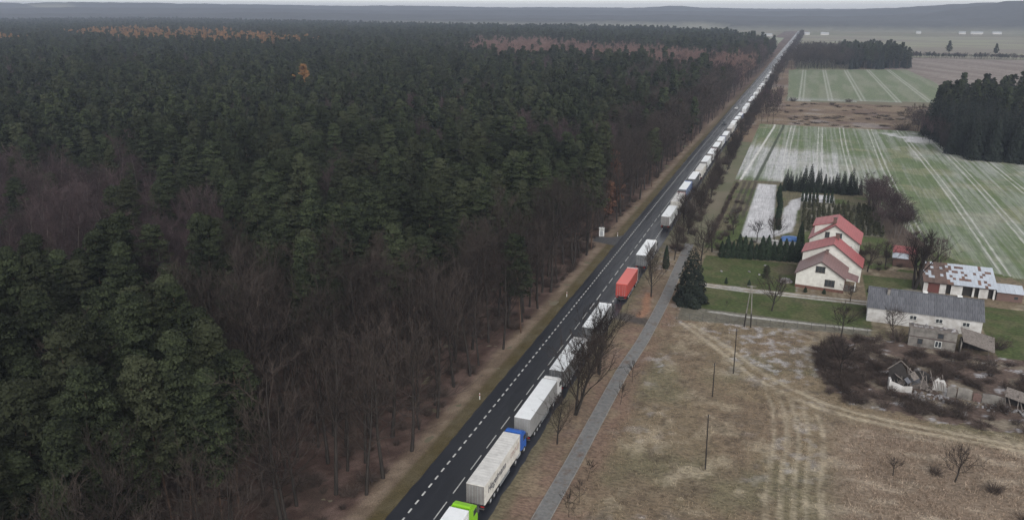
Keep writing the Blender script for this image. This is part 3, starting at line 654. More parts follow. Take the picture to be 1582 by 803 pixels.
X2, Y2 = scatter(-2400, -9.5, 38, 2500, 6.3, rng); a2 = in_poly(X2, Y2, FORESTPOLY) & frustum(X2, Y2, 4) & (np.hypot(X2-CAMX, Y2) >= 520)
FX = np.concatenate([X1[a1], X2[a2]]); FY = np.concatenate([Y1[a1], Y2[a2]]); far = np.concatenate([np.zeros(a1.sum(), bool), np.ones(a2.sum(), bool)])
near_road = (FX > -10.2) & (FY < 230); thin = rng.random(len(FX)); keepm = ~(near_road & (thin < 0.3))
bandm = in_poly(FX, FY, BAND) & (FY < 400); keepm &= ~(bandm & (thin > 0.93))
keepm &= ~(np.hypot(FX+243, FY-404) < 13)
keepm &= ~((np.abs(FY-208-0.25*(FX+6)) < 3.0) & (FX > -22))
FX, FY, far = FX[keepm], FY[keepm], far[keepm]; FX = FX+roadx(FY)*(FX > -60)
FK = kinds(FX, FY, rng); FD = np.hypot(FX-CAMX, FY); FR = rng.random(len(FX))*2*pi
FS = 0.72+0.48*rng.random(len(FX)); FS = np.where(FK == 4, FS*1.05, FS); FS = np.where(far, FS*1.08, FS); FS *= 0.93+0.2*fbm(FX, FY, 45, 320)
visible = frustum(FX, FY, 1.0)
order = np.argsort(FD); taken = np.zeros(len(FX), bool)
def individuals(kind, forms, n, name, label, cat, group):
    c = 0
    for i in order:
        if c >= n: break
        if FK[i] != kind or not visible[i] or taken[i]: continue
        # wholly below the lower edge of the picture
        if FD[i] < 60: continue
        taken[i] = True; c += 1; s = float(FS[i])
        plant(name, forms[int(FR[i]*1000) % len(forms)], (FX[i], FY[i], 0), FR[i], (s, s, s*(0.92+0.16*((FR[i]*37) % 1))), label, cat, group)
individuals(0, PINES, 300, 'pine_tree', 'dark green pine tree in the dense forest left of the road', 'pine tree', 'pines of the roadside forest')
individuals(1, BARES, 260, 'bare_tree', 'leafless grey-brown tree in the forest belt along the road', 'bare tree', 'leafless trees along the forest edge')
individuals(2, BARES_RED, 110, 'birch_tree', 'leafless tree with reddish twigs among the forest pines', 'birch tree', 'reddish leafless trees in the forest')
individuals(4, LARCH, 120, 'larch_tree', 'orange autumn larch in the band far back in the forest', 'larch tree', 'orange larches far back in the forest')
L0 = plant('larch_tree', LARCH[0], (-246, 413, 0), 0, (2.3, 2.3, 1.4), 'lone tall orange larch rising from the dark pines', 'larch tree')
plant('larch_tree', LARCH[1], (-251.5, 411, 0), 1, (1.1, 1.1, 1.1), 'short orange larch at the foot of the lone tall one', 'larch tree')
for (x, y, s, lab) in ((-14.5, 240, 1.05, 'russet brown oak at the forest edge, nearest of three'), (-17.5, 252, 1.1, 'russet brown oak at the forest edge, middle of three'), (-13.0, 226, 0.8, 'small russet oak close to the grey roadside cabinet')):
    plant('oak_tree', OAK, (x, y, 0), x, (s*0.85, s*0.85, s), lab, 'oak tree')

def instance_stuff(name, label, forms, X, Y, idx, rot, scl, z=None):
    """uncountable mass: joined forms instanced on points"""
    col = bpy.data.collections.new(name+'_forms')
    for i, f in enumerate(forms):
        o = bpy.data.objects.new(name+'_form_%02d' % i, f.joined if isinstance(f, Form) else f); col.objects.link(o)
    me = bpy.data.meshes.new(name); n = len(X); me.vertices.add(n)
    co = np.stack([X, Y, np.zeros(n) if z is None else z], -1).astype(np.float32); me.vertices.foreach_set('co', co.ravel())
    for nm, tp, dat, key in (('form', 'INT', idx.astype(np.int32), 'value'), ('turn', 'FLOAT_VECTOR', np.stack([0*rot, 0*rot, rot], -1).astype(np.float32).ravel(), 'vector'), ('size', 'FLOAT_VECTOR', scl.astype(np.float32).ravel(), 'vector')):
        a = me.attributes.new(nm, tp, 'POINT'); a.data.foreach_set(key, dat)
    o = link(name, me); tag(o, label, kind='stuff')
    g = bpy.data.node_groups.new(name, 'GeometryNodeTree')
    g.interface.new_socket('Geometry', in_out='INPUT', socket_type='NodeSocketGeometry'); g.interface.new_socket('Geometry', in_out='OUTPUT', socket_type='NodeSocketGeometry')
    gi = g.nodes.new('NodeGroupInput'); go = g.nodes.new('NodeGroupOutput'); ip = g.nodes.new('GeometryNodeInstanceOnPoints')
    ci = g.nodes.new('GeometryNodeCollectionInfo'); ci.inputs['Collection'].default_value = col; ci.inputs['Separate Children'].default_value = True; ci.inputs['Reset Children'].default_value = True
    def attr(nm, tp):
        a = g.nodes.new('GeometryNodeInputNamedAttribute'); a.data_type = tp; a.inputs['Name'].default_value = nm; return a.outputs['Attribute']
    ip.inputs['Pick Instance'].default_value = True
    g.links.new(gi.outputs[0], ip.inputs['Points']); g.links.new(ci.outputs[0], ip.inputs['Instance']); g.links.new(attr('form', 'INT'), ip.inputs['Instance Index'])
    g.links.new(attr('turn', 'FLOAT_VECTOR'), ip.inputs['Rotation']); g.links.new(attr('size', 'FLOAT_VECTOR'), ip.inputs['Scale']); g.links.new(ip.outputs[0], go.inputs[0])
    md = o.modifiers.new('scatter', 'NODES'); md.node_group = g; return o
# the rest of the forest as one mass
FORMS = PINES+PINES_FAR+BARES+BARES_FAR+BARES_RED+RED_FAR+PINK_FAR+LARCH
off = np.cumsum([0, len(PINES), len(PINES_FAR), len(BARES), len(BARES_FAR), len(BARES_RED), len(RED_FAR), len(PINK_FAR), len(LARCH)])
pickn = {0: (0, 2), 1: (2, 4), 2: (4, 6), 3: (6, 7), 4: (7, 8)}; pickf = {0: (1, 2), 1: (3, 4), 2: (5, 6), 3: (6, 7), 4: (7, 8)}
GRP = [(0, 6), (6, 4), (10, 5), (15, 3), (18, 3), (21, 2), (23, 2), (25, 2)]
near_g = {0: 0, 1: 2, 2: 4, 3: 6, 4: 7}; far_g = {0: 1, 1: 3, 2: 5, 3: 6, 4: 7}
rest = ~taken; ii = np.where(rest)[0]; dd = FD[ii]; idx = np.zeros(len(ii), int); ur = rng.random(len(ii))
for k in range(5):
    for nearf in (True, False):
        s_ = (FK[ii] == k) & ((dd < 300) == nearf); st, ct = GRP[near_g[k] if nearf else far_g[k]]; idx[s_] = st+(ur[s_]*ct).astype(int)
s = FS[ii]; instance_stuff('forest', 'dense mixed forest of dark pines and leafless trees stretching to the haze', FORMS, FX[ii], FY[ii], idx, FR[ii], np.stack([s, s, s*(0.9+0.2*ur)], -1))
# undergrowth along the forest edge
ux, uy = scatter(-44, -10.8, 45, 420, 2.4, rng); q = rng.random(len(ux)) < 0.6*sst(0.35, 0.6, fbm(ux, uy, 12, 330))+0.22
ux, uy = ux[q], uy[q]; n = len(ux); s = 0.35+0.7*rng.random(n)
instance_stuff('undergrowth', 'leafless brown undergrowth between the forest-edge trunks', BUSH, ux, uy, rng.integers(0, 4, n), rng.random(n)*6.28, np.stack([s, s, s*0.9], -1))

# ------------------------------------------------------------------ trees and shrubs on the open side
RS = [(9.5, 108.6, 2, 1.12, 'big many-stemmed bare roadside tree, nearest of the row by the queue'), (9.4, 99.0, 0, 0.55, 'small dark bare tree beside the front grey trailer'),
      (9.6, 124.1, 5, 1.0, 'bare roadside tree second in the row, by the fourth trailer'), (11.0, 166.5, 0, 0.8, 'slim bare tree with a dark trunk beside the red container truck')]
for (x, y, k, s, lab) in RS: plant('roadside_tree', ROADSIDE[k], (x, y, 0), y, s, lab, 'roadside tree')
rng = np.random.default_rng(11)
y = 196.0; j = 0
while y < 760:
    x = 11.6+rng.normal()*0.9+float(roadx(y)); s = 0.5+0.24*rng.random()
    plant('roadside_tree', ROADSIDE[int(rng.integers(0, 6))], (x, y, 0), rng.random()*6, s, 'leafless tree in the long row between the truck queue and the fields', 'roadside tree', 'bare trees lining the far part of the road')
    y += 4.2+3.0*rng.random()+y*0.004; j += 1
n = 260; yy = 760+1500*rng.random(n); xx = 13+rng.normal(size=n)*2+roadx(yy)
instance_stuff('treeline', 'thin far line of bare trees beside the road', BARES_FAR+RED_FAR, xx, yy, rng.integers(0, 5, n), rng.random(n)*6, np.repeat((0.5+0.35*rng.random(n))[:, None], 3, 1))
n = 46; yy = 470+130*rng.random(n); xx = 12+13*rng.random(n)+roadx(yy)
instance_stuff('shrubbery', 'brown thicket between the road and the rough grass field', RED_FAR+BARES_FAR, xx, yy, rng.integers(0, 5, n), rng.random(n)*6, np.repeat((0.4+0.3*rng.random(n))[:, None], 3, 1))
n = 130; yy = 200+330*rng.random(n); xx = 9.6+3.6*rng.random(n)+roadx(yy)
instance_stuff('undergrowth', 'low bare scrub under the roadside row of trees', BUSH, xx, yy, rng.integers(0, 4, n), rng.random(n)*6, np.repeat((0.5+0.6*rng.random(n))[:, None], 3, 1))
# dark conifer wood at the right edge
WOODR = [(103, 470), (104, 400), (112, 386), (128, 378), (300, 366), (320, 560), (170, 600), (118, 545)]
wx, wy = scatter(100, 300, 366, 600, 4.6, rng); a = in_poly(wx+2*rng.normal(size=len(wx)), wy, WOODR) & frustum(wx, wy, 3); wx, wy = wx[a], wy[a]
d = np.hypot(wx-CAMX, wy); o_ = np.argsort(d); sz = 0.85+0.3*rng.random(len(wx)); kk = rng.integers(0, 4, len(wx))
for c_, i in enumerate(o_[:200]):
    plant('spruce_tree', SPRUCE[kk[i]], (wx[i], wy[i], 0), wx[i], (sz[i], sz[i], sz[i]*1.0), 'dark conifer in the wood beyond the striped crop field', 'spruce tree', 'conifers of the wood beyond the crop field')
r_ = o_[200:]; instance_stuff('forest', 'back of the dark conifer wood beyond the striped field', SPRUCE+PINES_FAR, wx[r_], wy[r_], rng.integers(0, 7, len(r_)), wx[r_], np.repeat(sz[r_][:, None], 3, 1))
n = 40; t = rng.random(n); wx = 99+10*rng.random(n)-4*t; wy = 395+110*t
instance_stuff('shrubbery', 'brown bare shrubs along the left flank of the conifer wood', RED_FAR+BARES_FAR, wx, wy, rng.integers(0, 5, n), wx, np.repeat((0.4+0.35*rng.random(n))[:, None], 3, 1))
# copse across the green crop field, and the hedge on the horizon fields
wx, wy = scatter(22, 150, 928, 1230, 6.5, rng); a = in_poly(wx, wy, [(24, 932), (146, 982), (170, 1222), (30, 1230)]); wx, wy = wx[a], wy[a]; n = len(wx); dec = wx < 75+40*rng.random(n)
instance_stuff('forest', 'dark copse standing across the end of the green crop field', SPRUCE+PINES_FAR+BARES_FAR, wx, wy, np.where(dec, 8+rng.integers(0, 3, n), rng.integers(0, 8, n)), wx, np.repeat((0.85+0.3*rng.random(n))[:, None], 3, 1))
n = 420; wx = 165+330*rng.random(n); wy = 1228+0.1*(wx-165)+10*rng.random(n)
instance_stuff('shrubbery', 'long dark field hedge far off behind the ploughed field', BARES_FAR+RED_FAR+PINES_FAR[:1], wx, wy, rng.integers(0, 6, n), wx, np.stack([0.6+0*wx, 0.6+0*wx, 0.28+0.18*rng.random(n)], -1))
for (x, y, s, lab) in ((219, 1236, 1.15, 'rounded tall tree standing in the far field hedge'), (276, 1240, 1.0, 'second tall tree further along the far field hedge'), (-12, 1150, 0.9, 'dark round tree left of the road near the skyline')):
    plant('hedge_tree', PINES_FAR[0], (x, y, 0), x, (s*1.2, s*1.2, s), lab, 'tree')
for (x, y, s, lab) in ((33, 600, 1.4, 'dark bush near the road end of the rough field'), (70, 610, 1.1, 'low dark bush mid-way along the far crop edge'), (92, 475, 2.0, 'dark bramble clump at the corner of the rough field')):
    plant('bush', BUSH[1], (x, y, 0), x, (s*2.2, s*1.6, s), lab, 'bush', crown='foliage')

n = 150; yy = 470+125*rng.random(n); xx = 24+(yy-455)*0.05+95*rng.random(n); q = fbm(xx, yy, 25, 610) > 0.47; xx, yy = xx[q], yy[q]; n = len(xx)
instance_stuff('undergrowth', 'brown tussocks and low brambles scattered over the rough field', BUSH, xx, yy, rng.integers(0, 4, n), xx, np.stack([1.3+1.2*rng.random(n), 0.9+0.5*rng.random(n), 0.25+0.35*rng.random(n)], -1))
# garden planting
sp = plant('spruce_tree', Form(conifer(171, 13.4, 3.4, 9000, 0.36, 0.04, 0.6), 'spruce', 'bark', 'spruce'), (19.8, 165.5, 0), 0, 1.0, 'big dark spruce beside the footpath and garden', 'spruce tree')
plant('columnar_conifer', Form(columnar(172, 6.0, 0.85, 1500, 0.26), 'thuja', 'bark', 'thuja'), (10.7, 188.0, 0), 0, 1.0, 'single dark columnar conifer between the road and the footpath', 'conifer')
plant('columnar_conifer', Form(columnar(173, 7.5, 1.1, 1700, 0.28), 'thuja', 'bark', 'thuja'), (41.9, 217.5, 0), 0, 1.0, 'tall dark columnar conifer beside the blue-covered stack', 'conifer')
ho = ['first', 'second', 'third', 'fourth', 'fifth', 'sixth', 'seventh', 'eighth', 'ninth', 'tenth', 'eleventh', 'twelfth', 'thirteenth', 'fourteenth', 'fifteenth', 'sixteenth', 'seventeenth', 'eighteenth', 'nineteenth', 'twentieth', 'twenty-first', 'twenty-second', 'twenty-third', 'twenty-fourth']
for i in range(14):
    x = 22.8+i*1.42; y = 202.6+0.16*(x-23)+rng.normal()*0.12; s = 1.05+0.55*rng.random()
    plant('hedge_conifer', THUJA[i % 3], (x, y, 0), i, (s, s, s*(0.95+0.15*rng.random())), ho[i]+' clipped dark conifer of the lawn hedge, from the road end', 'hedge conifer', 'clipped conifers of the lawn hedge')
for i in range(24):
    x = 35.2+i*1.1+rng.normal()*0.3; y = 292+0.30*(x-35)*0.3+rng.normal()*0.9; s = 0.34+0.26*rng.random()
    plant('spruce_tree', SPRUCE[i % 4], (x, y, 0), i, (s*0.85, s*0.85, s), '%s dark spruce from the road side in the nursery shelter row' % ho[i], 'spruce tree', 'spruces of the nursery shelter row')
for i in range(14):
    y = 236+i*4.0; x = 36.2-0.03*(y-236)+rng.normal()*0.2; s = 0.8+0.4*rng.random()
    if y < 250: x -= 0.4
    plant('hedge_conifer', THUJA[i % 3], (x-0.2, y, 0), i, (s*1.0, s*1.0, s*0.9), '%s small dark conifer, counted away from the house, edging the frosty plot' % ho[i], 'hedge conifer', 'conifers edging the frosty plot')
for i in range(9):
    s = 1.0+0.25*rng.random()
    if i in (5,): continue
    plant('columnar_conifer', THUJA[i % 3], (42.0+i*1.15, 277.0+0.1*i, 0), i, (s*0.6, s*0.6, s), '%s thin dark columnar conifer before the white nursery bed' % ho[i], 'conifer', 'columnar conifers before the white bed')
c_ = 0
for rI in range(15):
    for k in range(9):
        x = 42.6+rI*1.5+rng.normal()*0.15; y = 239+k*4.0+rng.normal()*0.4
        if rng.random() < 0.16 or (x < 45 and y > 262 and rng.random() < 0.5): continue
        s = 0.75+0.6*rng.random()
        plant('nursery_conifer', NURS[(rI+k) % 3], (x, y, 0), k, (s, s, s), 'small pale conifer in the nursery rows behind the houses', 'conifer', 'young conifers in the nursery rows'); c_ += 1
wx = 61+8*rng.random(60); wy = 236+58*rng.random(60); wx = wx+0.06*(280-wy)
for i in range(60):
    plant('bare_tree', BARES_RED[i % 3], (wx[i], wy[i], 0), i, (0.8, 0.8, 0.42+0.12*rng.random()), 'leafless tree in the brown thicket beside the nursery', 'bare tree', 'leafless thicket between nursery and field')
for (x, y, s, f, lab) in ((36.9, 167.1, 1.4, FRUIT[0], 'spreading bare fruit tree on the lawn between the two drives'), (58.0, 203.0, 1.35, FRUIT[1], 'bare round tree right of the houses in the yard'),
                          (67.3, 193.2, 1.35, Form(bare(133, 10, 0.38, 16, 7, 20, 0.5, 0.22, 0.8, 0.035, stems=3, steep=1.5), 'twig', 'bark', 'yard'), 'tall dark many-stemmed bare tree before the rusty-roofed shed'),
                          (73.0, 204, 0.95, REDTREE, 'reddish bare tree behind the rusty-roofed shed'), (68.5, 212, 0.9, REDTREE, 'reddish bare tree behind the small red-roofed shed'),
                          (63.4, 108.4, 0.95, FRUIT[0], 'lone bare apple tree in the tawny meadow'), (55.6, 107.2, 0.5, FRUIT[2], 'stunted bare tree left of the lone apple tree'),
                          (23.8, 226.5, 1.1, FRUIT[1], 'bare tree at the corner of the white frosty plot'), (30.6, 222, 1.0, FRUIT[2], 'bare young tree before the white frosty plot'), (35.2, 223, 1.2, FRUIT[0], 'bare tree beside the white frosty plot, nearest the blue stack'),
                          (50.4, 156.5, 1.2, FRUIT[2], 'bare tree standing at the meadow fence'), (49.8, 137.5, 1.25, FRUIT[1], 'bare tree at the edge of the dark ruin scrub'), (60.0, 160.0, 1.1, FRUIT[1], 'bare tree in front of the white barn wall'),
                          (53.0, 178.8, 0.7, FRUIT[2], 'small bare tree at the house drive'), (18.2, 197.5, 1.5, FRUIT[0], 'bare tree at the head of the footpath'), (20.0, 206.5, 1.6, FRUIT[1], 'bare tree behind the footpath end'),
                          (62.5, 209, 1.2, FRUIT[2], 'bare tree behind the back house'), (27.5, 165, 0.55, SAPLING[0], 'thin sapling on the lower lawn')):
    plant('fruit_tree', f, (x, y, 0), x*1.7, s, lab, 'bare tree')
for i, (x, y, s, lab) in enumerate(((16.0, 91.4, 1.0, 'thin bare sapling right of the footpath, third from the bottom edge'), (16.3, 86.2, 1.0, 'thin bare sapling right of the footpath, second from the bottom edge'), (15.9, 82.6, 1.2, 'thin bare sapling right of the footpath, nearest the bottom edge'),
                                    (15.5, 114.3, 1.2, 'bare sapling right of the footpath beside the fork trees'), (15.7, 123.0, 1.2, 'farthest bare sapling right of the footpath'), (11.0, 152.6, 0.5, 'small stump-like sapling left of the footpath'))):
    plant('sapling', SAPLING[i % 3], (x, y, 0), x, s, lab, 'sapling')
for i, (x, y, s, lab) in enumerate(((26.0, 181.6, 0.5, 'small dark garden conifer by the drive, nearest the spruce'), (31.2, 181.4, 0.55, 'small dark garden conifer by the drive, middle of the border'), (34.5, 182.0, 1.0, 'tall loose pine in the drive border'))):
    plant('garden_conifer', (THUJA if i < 2 else PINES)[i], (x, y, 0), i, (s, s, s*0.8) if i < 2 else (0.3, 0.3, 0.24), lab, 'conifer')
for i, (x, y, s, lab) in enumerate(((43.6, 182.0, 0.28, 'left dwarf shrub against the white gable'), (47.6, 182.2, 0.28, 'right dwarf shrub against the white gable'))):
    plant('dwarf_shrub', THUJA[i], (x, y, 0), i, (0.6, 0.6, 0.32), lab, 'shrub', crown='foliage')
# scrub round the ruins
bx = []; by = []
while len(bx) < 520:
    x = 45+90*rng.random()**1.6; y = 124+36*rng.random()
    if in_poly(np.array([x]), np.array([y]), RUINPOLY)[0] and not (56 < x < 79 and 134 < y < 141.5 and rng.random() < 0.9) and not (60.5 < x < 78 and y > 155): bx.append(x); by.append(y)
bx = np.array(bx); by = np.array(by); n = len(bx)
instance_stuff('undergrowth', 'tangled dark bramble scrub round the ruined cottage', BUSH, bx, by, rng.integers(0, 4, n), bx, np.stack([0.4+0.9*rng.random(n), 0.4+0.9*rng.random(n), 0.2+0.65*rng.random(n)], -1))
for i, (x, y, s, lab) in enumerate(((51, 147, 1.2, 'dark bush at the left tip of the ruin scrub'), (60.5, 158.5, 1.2, 'dark bush at the left end of the roofless annex'), (56.5, 172, 0.9, 'dark bush at the left gable of the barn'), (78, 161, 1.3, 'reddish bramble clump at the right end of the barn'), (68, 107.5, 0.7, 'low dark bush right of the lone apple tree'), (61, 109.5, 0.6, 'low dark bush left of the lone apple tree'), (70.5, 101.5, 0.6, 'dark tuft of scrub near the lower right corner'))):
    plant('bush', BUSH[i % 4], (x, y, 0), i, (s*1.4, s*1.1, s), lab, 'bush', crown='foliage')
# scrub in the gardens
n = 60; bx = np.concatenate([20+4*rng.random(20), 22+20*rng.random(20), 56+12*rng.random(20)]); by = np.concatenate([208+60*rng.random(20), 206+14*rng.random(20), 204+18*rng.random(20)])
instance_stuff('shrubbery', 'bare brown garden shrubs behind the conifer hedge', BUSH, bx, by, rng.integers(0, 4, n), bx, np.repeat((0.35+0.5*rng.random(n))[:, None], 3, 1))
n = 70; bx = 17.8+0.6*rng.random(n); by = 215+85*rng.random(n); bx = bx+0.012*(by-215)
instance_stuff('hedge', 'low dark boundary hedge left of the garden strips', BUSH, bx, by, rng.integers(0, 4, n), bx, np.stack([0.35+0*bx, 0.8+0*bx, 0.5+0.2*rng.random(n)], -1))

# dry grass of the meadow: loose tufts of blades
M['grassblade'] = None
m, nt, b = mat('dry grass blades', 0.9, 0.1); at = nd(nt, 'ShaderNodeAttribute', attribute_name='tint'); nt.links.new(at.outputs['Color'], b.inputs['Base Color']); M['grassblade'] = m
def tufts(name, label, X, Y, hgt, tintk):
    n = len(X); k = 5; C = np.repeat(np.stack([X, Y, np.full(n, 0.03)], -1), k, 0); N = n*k
    C = C+np.stack([rng.normal(size=N)*0.14, rng.normal(size=N)*0.14, np.zeros(N)], -1); h = np.repeat(hgt, k)*(0.5+0.8*rng.random(N))
    D = np.stack([rng.normal(size=N)*0.6+0.15, rng.normal(size=N)*0.6, np.ones(N)], -1); D = norm(D)*h[:, None]; S = norm(np.cross(D, rng.normal(size=(N, 3))))*(0.055+0.05*rng.random(N))[:, None]
    P, F, _ = soup(C, S, D, np.zeros(N)); t = ground_tint(np.repeat(X, k), np.repeat(Y, k))*tintk*(0.65+0.8*rng.random((N, 1)))
    me = np_mesh(name, P, F, M['grassblade']); a = me.color_attributes.new('tint', 'FLOAT_COLOR', 'POINT')
    a.data.foreach_set('color', np.repeat(np.concatenate([np.clip(t, 0, .8), np.ones((N, 1))], 1), 3, 0).astype(np.float32).ravel()); return tag(link(name, me), label, kind='stuff')
n = 52000; gx = 15+85*rng.random(n)**1.0; gy = 70+86*rng.random(n)
q = frustum(gx, gy, 6) & (np.hypot(gx-CAMX, gy) > 76) & ~in_poly(gx, gy, RUINPOLY) & (rng.random(n) < 0.25+0.9*fbm(gx, gy, 6, 401)); q &= (gx > 15.6)
for pts, w in TRACKS: q &= dist_poly(gx, gy, pts) > w*1.1
gx, gy = gx[q], gy[q]; tw = sst(46, 52, gx)*sst(124, 117, gy)
tufts('grass', 'dry tussocky grass covering the meadow', gx, gy, 0.15+0.14*rng.random(len(gx))+0.2*tw, 1.5)

# ------------------------------------------------------------------ buildings
M['render_white'] = two('off-white wall render', (0.60, 0.59, 0.55), (0.49, 0.475, 0.44), 1.1, bmp=0.1)
M['render_grey'] = two('weathered pale render', (0.52, 0.51, 0.50), (0.33, 0.31, 0.29), 0.7, lo=0.4, hi=0.7, bmp=0.2)
M['concrete'] = two('stained concrete', (0.215, 0.20, 0.18), (0.105, 0.095, 0.088), 0.8, bmp=0.2)
M['plinth'] = two('red-brown plinth', (0.16, 0.075, 0.055), (0.11, 0.06, 0.05), 3)
M['roof_red'] = two('red metal roof tiles', (0.34, 0.085, 0.092), (0.27, 0.072, 0.078), 1.2, 0.5, 0.4)
M['roof_pink'] = two('faded brown-red roof sheets', (0.19, 0.098, 0.094), (0.14, 0.076, 0.074), 1.4, 0.6, 0.35)
def tiled(name, c1, c2, ux=0.0):
    m, nt, b = mat(name, 0.5, 0.4); f = noise(nt, 0.9, 5, 0.65); tc = nt.nodes.new('ShaderNodeTexCoord')
    w = nd(nt, 'ShaderNodeTexWave', Scale=0.9, Distortion=0.4); w.bands_direction = 'Z'; nt.links.new(tc.outputs['Object'], w.inputs['Vector'])
    w2 = nd(nt, 'ShaderNodeTexWave', Scale=0.75, Distortion=0.0); w2.bands_direction = 'Y'; nt.links.new(tc.outputs['Object'], w2.inputs['Vector'])
    c = mixc(nt, ramp(nt, f, 0.35, 0.7), c1, c2); c = mixc(nt, ramp(nt, w.outputs['Fac'], 0.0, 0.35), tuple(v*0.72 for v in c1), c)
    nt.links.new(c, b.inputs['Base Color']); bump(nt, b, w2.outputs['Fac'], 0.5, 0.06); return m
M['roof_red'] = tiled('red metal roof tiles', (0.33, 0.070, 0.072), (0.23, 0.058, 0.060))
M['roof_pink'] = tiled('faded brown-red roof tiles', (0.19, 0.102, 0.098), (0.125, 0.072, 0.070))
M['trim'] = two('dark roof edging', (0.06, 0.045, 0.042), (0.09, 0.065, 0.06), 2)
M['glass'] = two('dark window glass', (0.025, 0.03, 0.035), (0.05, 0.055, 0.06), 2, 0.12, 0.5)
M['frame'] = two('white window frame', (0.62, 0.62, 0.60), (0.52, 0.52, 0.50), 3)
M['frame_dark'] = two('dark window frame', (0.07, 0.055, 0.05), (0.10, 0.08, 0.07), 3)
M['slate'] = two('grey fibre-cement sheets', (0.052, 0.055, 0.064), (0.135, 0.136, 0.150), 1.6, 0.9, mapscale=(3, 0.3, 0.3), objrand=0.14)
M['sheet_white'] = two('galvanised white sheets', (0.47, 0.51, 0.57), (0.37, 0.40, 0.45), 2.5, 0.5, 0.4, objrand=0.08)
M['sheet_rust'] = two('rusted roof sheets', (0.13, 0.078, 0.064), (0.19, 0.115, 0.09), 2.5, 0.9, objrand=0.25)
M['sheet_brown'] = two('dull brown roof sheets', (0.105, 0.070, 0.060), (0.15, 0.105, 0.09), 2.5, 0.9, objrand=0.2)
M['brick_dark'] = two('old dark brick', (0.13, 0.075, 0.06), (0.085, 0.055, 0.05), 3)
M['brick_red'] = two('dull red brick', (0.14, 0.085, 0.072), (0.11, 0.072, 0.064), 3)
M['timber'] = two('grey rotten timber', (0.10, 0.085, 0.075), (0.19, 0.165, 0.15), 3, mapscale=(1, 1, 0.3))
M['dark'] = two('dark walls and painted interior shade', (0.020, 0.018, 0.017), (0.035, 0.03, 0.028), 2)  # near-black for dark walls and for shade painted inside openings
M['door_red'] = two('brown-red door', (0.13, 0.045, 0.04), (0.10, 0.04, 0.035), 2)
M['rubble'] = two('pale frosty rubble', (0.30, 0.29, 0.30), (0.12, 0.11, 0.105), 2, objrand=0.3)
M['tarp'] = two('blue tarpaulin', (0.03, 0.10, 0.30), (0.05, 0.16, 0.42), 2, 0.45, 0.5)
M['white_paint'] = two('white painted metal', (0.70, 0.70, 0.69), (0.58, 0.58, 0.57), 2, 0.5)
M['grey_metal'] = two('grey metal', (0.25, 0.26, 0.27), (0.35, 0.36, 0.37), 3, 0.5)

def gable_roof(prof, y0, y1, over, th, m, parent, name='roof'):
    """prof: (left eave, ridge, right eave) in (x,z); a folded slab with overhang"""
    (xl, zl), (xr, zr), (xe, ze) = prof
    def ext(a, b, d):
        k = d/math.hypot(b[0]-a[0], b[1]-a[1]); return (b[0]+(b[0]-a[0])*k, b[1]+(b[1]-a[1])*k)
    L = ext((xr, zr), (xl, zl), over); Rr2 = ext((xr, zr), (xe, ze), over)
    p = [L, (xr, zr), Rr2]; q = [(x, z+th) for x, z in p]
    poly = [p[0], p[1], p[2], q[2], q[1], q[0]]
    mb = MB(); n = 6; y0 -= over; y1 += over
    P = [(x, y0, z+0.02) for x, z in poly]+[(x, y1, z+0.02) for x, z in poly]
    mb.poly(P, [(0, 1, 4, 5), (1, 2, 3, 4), (11, 10, 7, 6), (10, 9, 8, 7), (5, 4, 10, 11), (4, 3, 9, 10), (6, 7, 1, 0), (7, 8, 2, 1), (0, 5, 11, 6), (3, 2, 8, 9)])
    r = mb.build(name, m, parent)
    t = MB()
    for (a, b) in ((L, (xr, zr)), (Rr2, (xr, zr))):
        t.poly([(a[0], y0-0.05, a[1]-0.10), (b[0], y0-0.05, b[1]-0.10), (b[0], y0-0.05, b[1]+th), (a[0], y0-0.05, a[1]+th), (a[0], y0-0.003, a[1]-0.10), (b[0], y0-0.003, b[1]-0.10), (b[0], y0-0.003, b[1]+th), (a[0], y0-0.003, a[1]+th)],
               [(0, 1, 2, 3), (4, 7, 6, 5), (0, 4, 5, 1), (3, 2, 6, 7), (0, 3, 7, 4), (1, 5, 6, 2)])
    t.build('bargeboard', M['trim'], r); return r
def window(parent, x, z, w, h, y=0.0, fm='frame', mull=1):
    p = MB().box(x-w/2, x+w/2, y-0.03, y+0.02, z-h/2, z+h/2).build('window', M['glass'], parent)
    f = MB(); t = 0.09; yy0, yy1 = y-0.07, y-0.032
    f.box(x-w/2-t, x+w/2+t, yy0, yy1, z+h/2, z+h/2+t); f.box(x-w/2-t, x+w/2+t, yy0, yy1, z-h/2-t, z-h/2); f.box(x-w/2-t, x-w/2, yy0, yy1, z-h/2, z+h/2); f.box(x+w/2, x+w/2+t, yy0, yy1, z-h/2, z+h/2)
    for k in range(mull):
        xm = x-w/2+w*(k+1)/(mull+1); f.box(xm-0.04, xm+0.04, yy0, yy1, z-h/2, z+h/2)
    f.build('frame', M[fm], p); MB().box(x-w/2-0.15, x+w/2+0.15, y-0.16, y-0.005, z-h/2-t-0.07, z-h/2-t-0.005).build('sill', M['concrete'], p); return p
def chimney(parent, x, y, z0, z1, w, m):
    c = MB().box(x-w/2, x+w/2, y-w/2, y+w/2, z0, z1).build('chimney', m, parent); MB().box(x-w/2-0.07, x+w/2+0.07, y-w/2-0.07, y+w/2+0.07, z1+0.003, z1+0.12).build('cap', M['trim'], c)
R6 = radians(-6)
hs1 = thing('house', 'white-walled house with stepped red roofs, gable facing the lawn', 'house', (51.63, 184.09, 0), R6)
MB().prism_y([(-10.4, 0), (0, 0), (0, 3.6), (-5.2, 6.9), (-10.4, 3.6)], 0, 9).build('wall', M['render_white'], hs1)
MB().box(-10.44, 0.04, -0.05, 9, -0.1, 0.75).build('plinth', M['plinth'], hs1)
